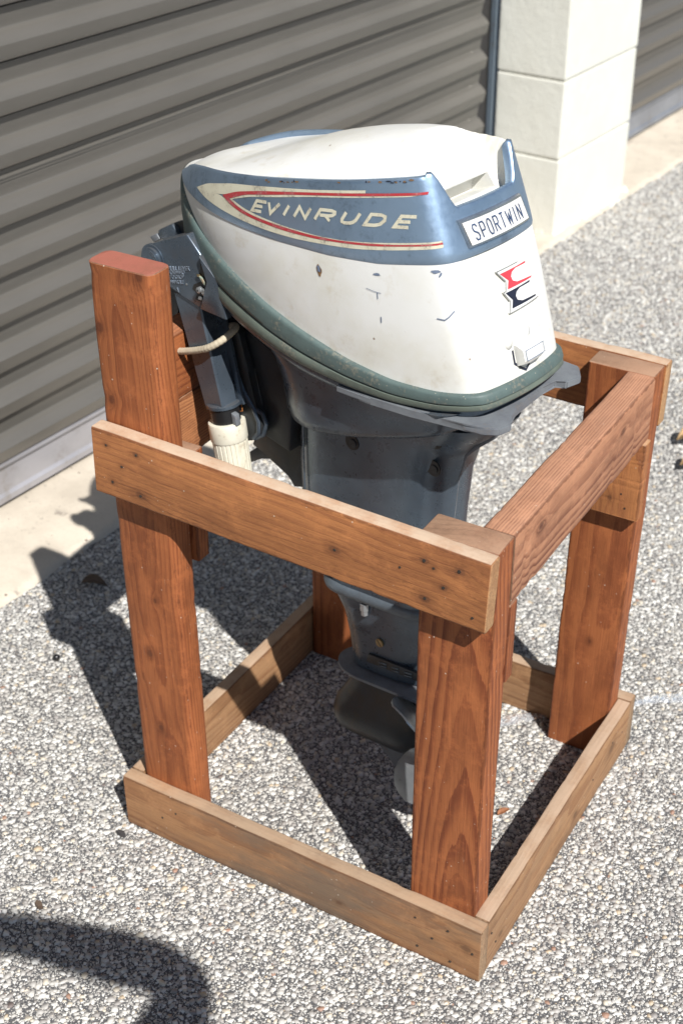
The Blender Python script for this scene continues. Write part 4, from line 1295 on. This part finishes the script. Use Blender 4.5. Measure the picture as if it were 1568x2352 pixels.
    for (x, r) in ((.212, .023), (.225, .024), (.245, .021), (.258, .013), (.263, .004)):
        rings.append([(x, r * math.cos(a), tl(x, .138) + r * math.sin(a)) for a in [2*PI*k/20 for k in range(20)]])
    hub = loft('propeller_hub', rings, ALU, ang=50)
    for ba in (2.30, 2.30 + 2*PI/3, 2.30 + 4*PI/3):
        bm = bmesh.new(); grid = []
        for i in range(13):
            u = i / 12; r = .018 + .092 * u
            half = .040 * math.sqrt(max(0, 1 - ((u - .52) / .52) ** 2)) + .006 * (1 - u)
            pitch = math.radians(52 - 34 * u)
            row = []
            for j in range(9):
                s = (j / 8 - .5) * 2 * half
                dx = s * math.sin(PI/2 - pitch) ; dt = s * math.cos(PI/2 - pitch)
                ang_ = ba + dt / max(r, .03)
                camb = .004 * (1 - (j / 4 - 1) ** 2)
                row.append((cxp + dx + camb - .010 * u, r * math.cos(ang_), czp + r * math.sin(ang_)))
            grid.append(row)
        fr = [[bm.verts.new(p) for p in row] for row in grid]
        for i in range(12):
            for j in range(8): bm.faces.new((fr[i][j], fr[i][j+1], fr[i+1][j+1], fr[i+1][j]))
        o = bm_obj('propeller_blade', bm, ALU, MOT, True)
        md = o.modifiers.new('s', 'SOLIDIFY'); md.thickness = .0024; md.offset = 0
        bpy.context.view_layer.update(); bake_mods(o); sharp_smooth(o, 40)
build_lower()

def build_bracket():
    HEAD = [[-0.1664, 0.7709], [-0.1581, 0.7808], [-0.1481, 0.7906], [-0.1337, 0.7965], [-0.1009, 0.81], [-0.0862, 0.8176], [-0.0648, 0.7969], [-0.0519, 0.7673], [-0.0709, 0.7278], [-0.1002, 0.7362], [-0.1263, 0.7435], [-0.149, 0.7504]]
    head = extrude_y('tiller_bracket', HEAD, -.100, -.070, SLATE, .0025, seg=3)
    WING = [[-0.0622, 0.7985], [-0.0346, 0.7757], [-0.0217, 0.7288], [-0.0658, 0.7308], [-0.0494, 0.7681]]
    extrude_y('bracket_wing', WING, -.1055, -.096, SLATE, .0012)
    HOLE = [[-0.0649, 0.7859], [-0.0591, 0.7838], [-0.0521, 0.7678], [-0.0585, 0.7488], [-0.0655, 0.7377], [-0.0776, 0.738], [-0.0732, 0.7466], [-0.0813, 0.7507], [-0.0783, 0.757], [-0.0644, 0.7645], [-0.0672, 0.7736]]
    extrude_y('lever_opening_shade', HOLE, -.1006, -.0990, BLACK, 0)  # black sheet on the bracket face, standing for shade in the recess
    tube('lever_pin', [(-.0655, -.1005, .7545), (-.0655, -.1062, .7545), (-.0655, -.1068, .7545)], .0038, ALU, radii=[.0038, .0038, .003], n=12)
    disc('pin_hole', (-.0655, -.1071, .7545), (0, -1, 0), .0012, .0006, BLACK)
    extrude_y('lever_pin_plate', [[-.068, .7570], [-.0655, .7588], [-.0555, .7548], [-.0560, .7490], [-.0610, .7490]], -.1042, -.1012, ALU, .0008)
    extrude_y('cam', [[-.0655, .7722], [-.060, .7708], [-.056, .7665], [-.0565, .7625], [-.060, .7650], [-.0625, .7688]], -.1045, -.1010, paint('verdigris', (.22, .30, .24), (.30, .16, .08), rough=.6, scale=150), .0008)
    extrude_y('cam_tip', [[-.0700, .7728], [-.0655, .7735], [-.0645, .7700], [-.0685, .7705]], -.1035, -.1012, BRASS, .0005)
    extrude_y('spring_clip', [[-.0700, .7445], [-.0640, .7455], [-.0650, .7405], [-.0705, .7405]], -.1025, -.1008, ALU, .0005)
    disc('pivot_boss', (-.1480, -.0985, .7700), (0, -1, 0), .0195, .012, SLATE, bev=.0035, n=32)
    disc('pivot_cap', (-.1480, -.1045, .7700), (0, -1, 0), .0150, .0035, SLATE, bev=.0012, n=32)
    disc('rivet', (-.0909, -.1003, .7534), (0, -1, 0), .0012, .001, ALU, bev=0)
    # cast lettering
    cast = paint('cast_letters', (0.30, 0.35, 0.42), rough=0.35, metal=0.6, bump=0)
    for txt, x0, x1, z0, z1 in (('PULL LEVER', -.1215, -.0840, .7640, .7740), ('FORWARD', -.1210, -.0932, .7588, .7658), ('TO DROP', -.1196, -.0951, .7534, .7596), ('HANDLE', -.1192, -.0963, .7470, .7526)):
        cu = bpy.data.curves.new('t', 'FONT'); cu.body = txt; cu.size = 1.0; cu.extrude = .05; cu.offset = .012
        to = bpy.data.objects.new('t', cu); link(to); bpy.context.view_layer.update()
        dg = bpy.context.evaluated_depsgraph_get()
        me = bpy.data.meshes.new_from_object(to.evaluated_get(dg))
        bpy.data.objects.remove(to)
        co = np.array([v.co[:] for v in me.vertices])
        w = co[:, 0].max() - co[:, 0].min(); h = .0052
        slope = .30
        for v in me.vertices:
            a = (v.co.x - co[:, 0].min()) / w; c = v.co.y / .7
            v.co = (x0 + (x1 - x0) * a + c * .0004, -.1002 - v.co.z * .012, z0 + a * (x1 - x0) * slope * .85 + h * c - .0005)
        me.materials.clear(); me.materials.append(cast)
        o = bpy.data.objects.new('cast_lettering', me); link(o, head)
    extrude_y('cast_mark', [[-.1090, .7445], [-.1075, .7448], [-.1050, .7395], [-.1062, .7392]], -.1010, -.0998, cast, .0002)
    # levers behind the bracket
    extrude_y('lever_arm', [[-0.2066, 0.7698], [-0.1933, 0.7774], [-0.1870, 0.7715], [-0.1990, 0.7640]], -.052, -.044, GREYP, .0015)
    extrude_y('lever_arm', [[-0.1915, 0.782], [-0.164, 0.7975], [-0.1500, 0.7825], [-0.150, 0.772], [-0.1874, 0.7718]], -.052, -.030, SLATE, .003)
    extrude_y('neck_casting', [[-0.1746, 0.7916], [-0.1645, 0.7958], [-0.153, 0.7968], [-0.10, 0.79], [-.09, .755], [-.12, .74], [-0.1691, 0.7661]], -.045, .02, DARK, .003)
    HS = (-.019, .0175, -.0118)
    before = {c.name for c in MOT.children}
    # folded tiller handle: a channel, open side facing the motor
    def hp(t, y):   # near edge line left/right
        l = np.array([-.1000, .7460]) * (1 - t) + np.array([-.0564, .5999]) * t
        r = np.array([-.0560, .7480]) * (1 - t) + np.array([-.0253, .6106]) * t
        return l, r
    rings = []
    for t in np.linspace(0, 1, 9):
        l, r = hp(t, 0)
        f = .030 - .006 * t
        y0, y1, w = -.115, -.115 + f, .0022
        # U section: web on the near side, flanges going away
        L0, R0 = l, r
        d = (R0 - L0); d = d / np.hypot(*d)
        def P(s, y): q = L0 * (1 - s) + R0 * s; return (q[0], y, q[1])
        rings.append([P(0, y0 + .002), P(.05, y0), P(.95, y0), P(1, y0 + .002), P(1, y1), P(.94, y1), P(.93, y0 + w + .001), P(.08, y0 + w + .001), P(.07, y1), P(0, y1)])
    loft('tiller_handle', rings, SLATE, ang=40)
    l0, r0 = hp(0, 0); l1, r1 = hp(1, 0)
    # the inner strut seen in shade
    rings = []
    for t in np.linspace(0, 1, 5):
        a = np.array([-0.0545, 0.7215]) * (1 - t) + np.array([-.040, .6040]) * t
        b_ = np.array([-0.040, 0.7188]) * (1 - t) + np.array([-.0165, .6100]) * t
        rings.append([(a[0], -.088, a[1]), (b_[0], -.088, b_[1]), (b_[0], -.084, b_[1]), (a[0], -.084, a[1])])
    loft('tiller_strut', rings, SLATE, ang=30)
    A0 = Vector((-.0405, -.099, .6080)); A1 = Vector((-.0270, -.099, .5200))
    ax = (A1 - A0).normalized()
    def pt(d): return A0 + ax * d
    tube('handle_ring', [pt(-.004), pt(-.0025), pt(.0015), pt(.003)], .02, SLATE, radii=[.0195, .0215, .0215, .0195], n=32)
    tube('stop_band', [pt(.003), pt(.0225)], .0185, BLACK, radii=[.0188, .0188], n=32)
    extrude_y('band_clip', [(-.0215, .604), (-.0145, .6025), (-.0120, .588), (-.0190, .5865)], -.106, -.098, GREYP, .001)
    ivory = paint('ivory_plastic', (0.70, 0.67, 0.56), (0.64, 0.60, 0.48), rough=0.45, dirt=(0.3, 0.24, 0.16), dirt_amt=0.4, scale=40, bump=0.05)
    g = tube('grip_collar', [pt(.022), pt(.0228), pt(.025), pt(.046), pt(.0475), pt(.0478)], .02, ivory, radii=[.018, .0232, .0240, .0240, .0234, .020], n=40)
    # ribbed grip
    rings = []
    for d, k in ((.0476, 1.0), (.052, 1.0), (.09, .96), (.135, .93), (.139, .88), (.140, .5)):
        c = pt(d); t = ax; u = Vector((0, 1, 0)); w = t.cross(u).normalized(); u = w.cross(t).normalized()
        r = []
        n = 120
        for q in range(n):
            a = 2 * PI * q / n
            rr = (.0215 + (.0011 if q % 5 else -.0002)) * k
            r.append(c + (u * math.cos(a) + w * math.sin(a)) * rr)
        rings.append(r)
    loft('grip', rings, ivory, ang=50)
    # -STOP marking
    cream_l = paint('mark_cream', (0.5, 0.47, 0.4), rough=.5, bump=0)
    cu = bpy.data.curves.new('t', 'FONT'); cu.body = '-STOP'; cu.size = 1.0
    to = bpy.data.objects.new('t', cu); link(to); bpy.context.view_layer.update()
    me = bpy.data.meshes.new_from_object(to.evaluated_get(bpy.context.evaluated_depsgraph_get())); bpy.data.objects.remove(to)
    for v in me.vertices:
        a = v.co.x / 2.9; c = v.co.y / .7
        d = .0045 + a * .0165
        th = -PI/2 - .42 + c * .20
        ctr = pt(d); u = Vector((1, 0, 0)); u = (u - ax * u.dot(ax)).normalized(); w = Vector((0, 1, 0))
        v.co = ctr + (u * math.cos(th) + w * math.sin(th)) * .0190
    me.materials.clear(); me.materials.append(cream_l)
    link(bpy.data.objects.new('stop_marking', me), MOT)
    for o in list(MOT.children):
        if o.name not in before: o.location = HS
    # clamp bracket and swivel in shade
    PL = [[-0.0875, 0.7031], [-0.0671, 0.7109], [-0.0467, 0.6889], [-0.0331, 0.6403], [-0.0236, 0.5948], [-0.0106, 0.5745], [-0.0154, 0.5594], [-0.0324, 0.544], [-0.0493, 0.537], [-0.063, 0.5509], [-0.0673, 0.5798], [-0.078, 0.6341]]
    extrude_y('clamp_bracket', PL, -.062, -.050, DARK, .002)
    extrude_y('clamp_bracket', PL, .050, .062, DARK, .002)
    R1 = [[-0.0742, 0.7013], [-0.0672, 0.6878], [-0.061, 0.6613], [-0.0526, 0.6368], [-0.042, 0.6127], [-0.0251, 0.5922], [-0.0179, 0.5765], [-0.0187, 0.5612], [-0.0275, 0.5497]]
    tube('casting_rib', [(x, -.063, z) for x, z in R1], .0028, SLATE, n=8)
    R2 = [[-0.0424, 0.6052], [-0.0349, 0.5946], [-0.0131, 0.5889], [-0.0068, 0.5763], [-0.0127, 0.5592], [-0.0274, 0.5488]]
    tube('casting_rib', [(x, -.0605, z) for x, z in R2], .0028, SLATE, n=8)
    orange = paint('label_orange', (0.45, 0.17, 0.05), rough=.5, bump=0)
    lab = [[-0.0592, 0.6316], [-0.0489, 0.635], [-0.0409, 0.5856], [-0.0541, 0.5803]]
    lab2 = [[-0.0580, 0.6300], [-0.0497, 0.6328], [-0.0422, 0.5868], [-0.0532, 0.5822]]
    extrude_y('rating_label', lab, -.0672, -.0666, orange, 0)
    extrude_y('rating_label_field', lab2, -.0676, -.0670, BLACK, 0)
    # clamp arms over the transom and swivel tube
    extrude_y('clamp_arm', [(-.172, .60), (-.155, .60), (-.155, .700), (-.105, .700), (-.09, .66), (-.075, .66), (-.070, .715), (-.085, .722), (-.172, .722)], -.062, -.048, DARK, .003)
    extrude_y('clamp_arm', [(-.172, .60), (-.155, .60), (-.155, .700), (-.105, .700), (-.09, .66), (-.075, .66), (-.070, .715), (-.085, .722), (-.172, .722)], .048, .062, DARK, .003)
    for y in (-.055, .055):
        tube('clamp_screw', [(-.150, y, .63), (-.205, y, .63)], .006, DARK)
        tube('clamp_wing', [(-.205, y, .61), (-.205, y, .65)], .0045, DARK)
    tube('swivel_tube', [(-.030, 0, .74), (-.030, 0, .50)], .022, DARK, n=20)
    extrude_y('swivel_yoke', [(-.075, .700), (.03, .66), (.02, .54), (-.075, .56)], -.049, .049, DARK, .004)
    G = [[-0.067, 0.5164], [-0.0366, 0.5555], [0.023, 0.5763], [0.0286, 0.4805], [0.002, 0.4713], [-0.0044, 0.4881], [-0.049, 0.5038], [-0.0703, 0.508]]
    extrude_y('lower_mount', G, -.025, .025, DARK, .003)
    extrude_y('tilt_arm', [[-0.1236, 0.4561], [-0.1014, 0.4755], [-0.02, 0.500], [-.02, .485], [-0.0897, 0.4650], [-0.1245, 0.4405]], .012, .024, DARK, .001)
build_bracket()

# ------------------------------------------------------------------ rope
def build_rope():
    m, nt, b = new_mat('braided_rope')
    tc = nt.n('ShaderNodeTexCoord').outputs['Object']
    c = nt.mix(nt.noise(tc, 250, 3, .7), rgb(.60, .53, .40), rgb(.36, .30, .21))
    setin(nt, b, 'Base Color', c); b.inputs['Roughness'].default_value = .85
    # local motor points turned into world points, loop round the tiller channel
    M_ = Matrix.Translation((-.40, .256, 0)) @ Matrix.Rotation(MYAW, 4, 'Z')
    pts = [(-.150, -.108, .6485), (-.130, -.114, .6585), (-.105, -.121, .6690), (-.080, -.1225, .6765), (-.052, -.1225, .6870), (-.034, -.121, .6960), (-.022, -.112, .7055), (-.020, -.096, .712), (-.028, -.084, .712), (-.055, -.079, .700), (-.085, -.083, .685), (-.120, -.090, .672), (-.150, -.098, .6585)]
    P = [M_ @ (Vector(p) + Vector((-.019, .0175, -.0118))) for p in pts]
    # resample
    Q = []
    n = len(P)
    for i in range(n):
        p0, p1, p2, p3 = P[i-1], P[i], P[(i+1) % n], P[(i+2) % n]
        for k in range(14):
            t = k / 14
            Q.append(0.5 * ((2*p1) + (p2-p0)*t + (2*p0-5*p1+4*p2-p3)*t*t + (3*p1-p0-3*p2+p3)*t**3))
    c0 = sum(Q, Vector()) / len(Q)
    V, F = [], []
    N = 24
    s = 0
    for i, p in enumerate(Q):
        t = (Q[(i+1) % len(Q)] - Q[i-1]).normalized()
        s += (Q[i] - Q[i-1]).length if i else 0
        u = (p - c0); u = (u - t * u.dot(t)).normalized(); w = t.cross(u)
        for k in range(N):
            a = 2*PI*k/N
            r = .0043 * (1 + .09 * math.sin(4*a + s*620) * math.sin(4*a - s*620))
            V.append(p + (u*math.cos(a) + w*math.sin(a)) * r)
    n = len(Q)
    for i in range(n):
        for k in range(N):
            F.append((i*N+k, i*N+(k+1) % N, ((i+1) % n)*N+(k+1) % N, ((i+1) % n)*N+k))
    o = mesh_obj('rope', V, F, m, None, True)
    tag(o, 'off white braided rope looped around the folded tiller handle', 'rope')
build_rope()

# ------------------------------------------------------------------ small things on the ground
def build_litter():
    # clear plastic strip
    m, nt, b = new_mat('clear_film')
    b.inputs['Base Color'].default_value = (.85, .87, .9, 1); b.inputs['Roughness'].default_value = .12
    b.inputs['Transmission Weight'].default_value = .75; b.inputs['IOR'].default_value = 1.3
    rg = random.Random(2)
    V, F = [], []
    a, c = Vector((-.185, .445, 0)), Vector((.10, .698, 0))
    n = 90; d = (c - a).normalized(); w = Vector((-d.y, d.x, 0))
    for i in range(n + 1):
        p = a + (c - a) * i / n + w * .006 * math.sin(i * .13)
        for j in range(6):
            wd = (.007 + .003 * math.sin(i * .21) + .0015 * rg.random())
            V.append(p + w * (j / 5 - .5) * 2 * wd + Vector((0, 0, .0030 + .0045 * rg.random() * (1 if j in (1, 2, 3, 4) else .3))))
    for i in range(n):
        for j in range(5): F.append((i*6+j, i*6+j+1, (i+1)*6+j+1, (i+1)*6+j))
    o = mesh_obj('plastic_strip', V, F, m)
    tag(o, 'crumpled clear plastic strip lying on the ground under the back right post', 'plastic strip')
    # black berry
    bm = bmesh.new(); bmesh.ops.create_icosphere(bm, subdivisions=3, radius=.0062)
    for v in bm.verts: v.co *= 1 + rg.uniform(-.03, .03); 
    bmesh.ops.translate(bm, verts=bm.verts, vec=(-.869, .229, .0072))
    o = bm_obj('berry', bm, paint('black_berry', (.012, .012, .014), rough=.25, bump=0), None, True)
    tag(o, 'small round black berry on the asphalt left of the stand', 'berry')
    # leaves
    def leaf(name, p, L, W_, rz, curl, col, label, cat='leaf', tilt=0.0, z=.004, group=None):
        lm = paint(name + '_m', col, tuple(q * .6 for q in col), rough=.6, scale=120, bump=.5)
        V, F = [], []
        nu, nv = 12, 7
        for i in range(nu + 1):
            u = i / nu; hw = W_ / 2 * math.sin(PI * u ** .8) ** .8 + .0002
            for j in range(nv):
                s = (j / (nv - 1) - .5) * 2
                zz = z + curl * (s * s) * hw * 1.2 + tilt * u * L + .10 * L * curl * math.sin(PI * u) + rg.uniform(-.0003, .0003)
                V.append((u * L - L/2, s * hw, zz))
        for i in range(nu):
            for j in range(nv - 1): F.append((i*nv+j, i*nv+j+1, (i+1)*nv+j+1, (i+1)*nv+j))
        o = mesh_obj(name, V, F, lm, None, True)
        o.location = (p[0], p[1], 0); o.rotation_euler = (0, 0, rz)
        md = o.modifiers.new('s', 'SOLIDIFY'); md.thickness = .0006
        bpy.context.view_layer.update(); bake_mods(o); o.data.shade_smooth()
        tag(o, label, cat, group)
    leaf('dry_leaf', (-.097, .279), .022, .010, 1.1, .5, (.30, .12, .05), 'small rust brown dry leaf inside the stand near the right base board')
    leaf('dry_leaf', (-.95, .424), .05, .022, .3, .8, (.12, .08, .05), 'dark crumpled leaf in the shadow left of the stand')
    leaf('dry_leaf', (-.197, 1.412), .085, .045, .35, 1.0, (.55, .36, .17), 'curled tan leaf at the right edge, upper of the two', tilt=.22, z=.018)
    leaf('dry_leaf', (-.160, 1.317), .08, .042, .25, 1.0, (.55, .36, .17), 'curled tan leaf at the right edge, lower of the two', tilt=.20, z=.016)
    leaf('dry_leaf', (-.80, .355), .035, .02, 1.9, .9, (.22, .12, .05), 'brown and olive leaf just left of the tall front post', z=.004)
    leaf('dry_leaf', (-.765, .325), .03, .014, 1.5, .9, (.30, .09, .03), 'orange brown leaf lying against the tall front post from behind', z=.004)
    def chip(p, L, label, col=(.05, .045, .045)):
        bm = bmesh.new()
        P = [(L * rg.uniform(.6, 1) * math.cos(a), L * .6 * rg.uniform(.6, 1) * math.sin(a)) for a in (0, 1.3, 2.4, 3.6, 5.0)]
        t_ = [bm.verts.new((x, y, .006 + rg.uniform(0, .003))) for x, y in P]; bt = [bm.verts.new((x, y, 0)) for x, y in P]
        bm.faces.new(t_)
        for i in range(5): bm.faces.new((t_[i], t_[(i+1) % 5], bt[(i+1) % 5], bt[i]))
        o = bm_obj('bark_chip', bm, paint('chip_m', col, rough=.8), None)
        o.location = (p[0], p[1], 0)
        tag(o, label, 'bark chip')
    chip((-.536, -.025), .009, 'small black chip on the asphalt by the near left foot of the stand')
    chip((-.549, -.181), .008, 'dark brown chip on the asphalt beside the bottom left shadow', (.09, .06, .04))
    chip((-1.08, .56), .006, 'tiny dark crumb on the concrete below the left roller door', (.05, .035, .03))
build_litter()

# ------------------------------------------------------------------ the photographer, whose bent arm throws the shadow at the lower left
def build_person():
    C0 = Vector((0.44414, -1.06019, 1.41077))
    Rv = Vector((0.860, 0.510, 0)); Fv = Vector((-0.514, 0.858, 0)).normalized()
    def q(r, f, z): return Vector((C0.x, C0.y, 0)) + Rv * r + Fv * f + Vector((0, 0, z))
    root = empty('person', q(.03, -.30, 0))
    tag(root, 'person in dark t-shirt and jeans holding a camera, casting the lower left shadow', 'person')
    inv = Matrix.Translation(root.location).inverted()
    J = dict(pel=(q(.03, -.33, .86), .135, .105), sp=(q(.03, -.33, 1.00), .125, .10), ch=(q(.03, -.30, 1.18), .150, .115), nb=(q(.02, -.26, 1.32), .075, .07),
             nk=(q(.02, -.235, 1.375), .055, .055), hd=(q(.01, -.205, 1.46), .078, .090), ht=(q(.01, -.205, 1.545), .066, .075),
             rs=(q(.19, -.25, 1.285), .060, .060), re=(q(.295, .055, 1.385), .046, .046), rw=(q(.085, .055, 1.475), .030, .030), rp=(q(.020, .030, 1.485), .036, .028),
             ls=(q(-.15, -.27, 1.285), .060, .060), le=(q(-.19, -.10, 1.10), .042, .042), lw=(q(-.06, .0, 1.31), .029, .029), lp=(q(-.03, -.015, 1.345), .032, .022),
             rh=(q(.12, -.33, .82), .095, .095), rk=(q(.13, -.30, .47), .062, .062), ra=(q(.14, -.34, .09), .042, .042), rt=(q(.16, -.22, .035), .038, .033),
             lh=(q(-.06, -.33, .82), .095, .095), lk=(q(-.09, -.29, .47), .062, .062), la=(q(-.10, -.33, .09), .042, .042), lt=(q(-.12, -.21, .035), .038, .033))
    E = [('pel', 'sp'), ('sp', 'ch'), ('ch', 'nb'), ('nb', 'nk'), ('nk', 'hd'), ('hd', 'ht'), ('ch', 'rs'), ('rs', 're'), ('re', 'rw'), ('rw', 'rp'),
         ('ch', 'ls'), ('ls', 'le'), ('le', 'lw'), ('lw', 'lp'), ('pel', 'rh'), ('rh', 'rk'), ('rk', 'ra'), ('ra', 'rt'), ('pel', 'lh'), ('lh', 'lk'), ('lk', 'la'), ('la', 'lt')]
    ks = list(J)
    me = bpy.data.meshes.new('body')
    me.from_pydata([inv @ J[k][0] for k in ks], [(ks.index(a), ks.index(b)) for a, b in E], [])
    o = bpy.data.objects.new('body', me); link(o, root)
    md = o.modifiers.new('s', 'SKIN'); md.use_smooth_shade = True
    for i, k in enumerate(ks): me.skin_vertices[0].data[i].radius = J[k][1:]
    me.skin_vertices[0].data[0].use_root = True
    sd = o.modifiers.new('d', 'SUBSURF'); sd.levels = 2; sd.render_levels = 2
    bpy.context.view_layer.update(); bake_mods(o)
    skin = paint('skin', (.48, .28, .20), rough=.5, bump=0)
    shirt = paint('shirt_cotton', (.06, .07, .10), rough=.9, scale=60)
    jean = paint('denim', (.07, .10, .17), rough=.9, scale=80)
    shoe = paint('shoe_leather', (.05, .045, .04), rough=.6)
    o.data.materials.clear()
    for m_ in (skin, shirt, jean, shoe): o.data.materials.append(m_)
    re = inv @ J['re'][0]; le = inv @ J['le'][0]
    for p in o.data.polygons:
        c = p.center
        armr = (c - (inv @ J['rw'][0])).length < .19; arml = (c - (inv @ J['lw'][0])).length < .24 and c.z > 1.0
        p.material_index = 3 if c.z < .09 else 2 if c.z < .90 else 0 if (c.z > 1.345 or armr or arml) else 1
        p.use_smooth = True
    # fingers closed on the camera, hair, face
    def fing(base, pts, r):
        P = [inv @ base] + [inv @ (base + Rv * a + Fv * b + Vector((0, 0, c))) for a, b, c in pts]
        tube('finger', P, r, skin, parent=root, n=8, radii=[r * 1.1, r, r * .92, r * .7][:len(P)])
    for i, L_ in enumerate((.9, 1.0, .95, .78)):
        fing(q(.015, .038 - i * .017, 1.497), [(-.010, .022 * L_, -.002), (-.030 * L_, .030 * L_, -.004), (-.045 * L_, .012, -.006)], .0085)
        fing(q(-.045 + i * .019, -.010, 1.345), [(.002, .018 * L_, .012), (.004, .030 * L_, .028), (.006, .018, .044 * L_)], .0085)
    fing(q(.035, -.02, 1.475), [(-.018, -.012, .012), (-.032, -.010, .022), (-.045, -.006, .026)], .0095)
    fing(q(-.055, -.035, 1.35), [(-.010, .004, .018), (-.012, .010, .036), (-.010, .012, .048)], .0095)
    bm = bmesh.new(); bmesh.ops.create_icosphere(bm, subdivisions=3, radius=1)
    hc = inv @ q(.01, -.225, 1.505)
    for v in bm.verts:
        v.co = Vector((v.co.x * .085, v.co.y * .092, v.co.z * .078)) + hc
    bm_obj('hair', bm, paint('hair_brown', (.05, .03, .02), rough=.6, bump=0), root, True)
    # the camera in the hands
    cam_e = empty('hand_camera', q(0, -.10, 1.375))
    tag(cam_e, 'black camera held up to the face of the person taking the picture', 'camera')
    ci = Matrix.Translation(cam_e.location).inverted()
    bm = bmesh.new(); bmesh.ops.create_cube(bm, size=1)
    for v in bm.verts: v.co = ci @ q(v.co.x * .150, -.045 + v.co.y * .045, 1.452 + v.co.z * .095)
    bmesh.ops.bevel(bm, geom=bm.edges[:], offset=.008, segments=3, affect='EDGES')
    bm_obj('camera_body', bm, BLACK, cam_e)
    bm = bmesh.new(); bmesh.ops.create_cube(bm, size=1)
    for v in bm.verts: v.co = ci @ q(v.co.x * .05, -.045 + v.co.y * .04, 1.508 + v.co.z * .03)
    bmesh.ops.bevel(bm, geom=bm.edges[:], offset=.008, segments=2, affect='EDGES')
    bm_obj('viewfinder_hump', bm, BLACK, cam_e)
    ld = Vector((-0.434, 0.724, -0.535))
    tube('lens_barrel', [ci @ (C0 - ld * .062), ci @ (C0 - ld * .012)], .033, BLACK, parent=cam_e, n=28)
build_person()
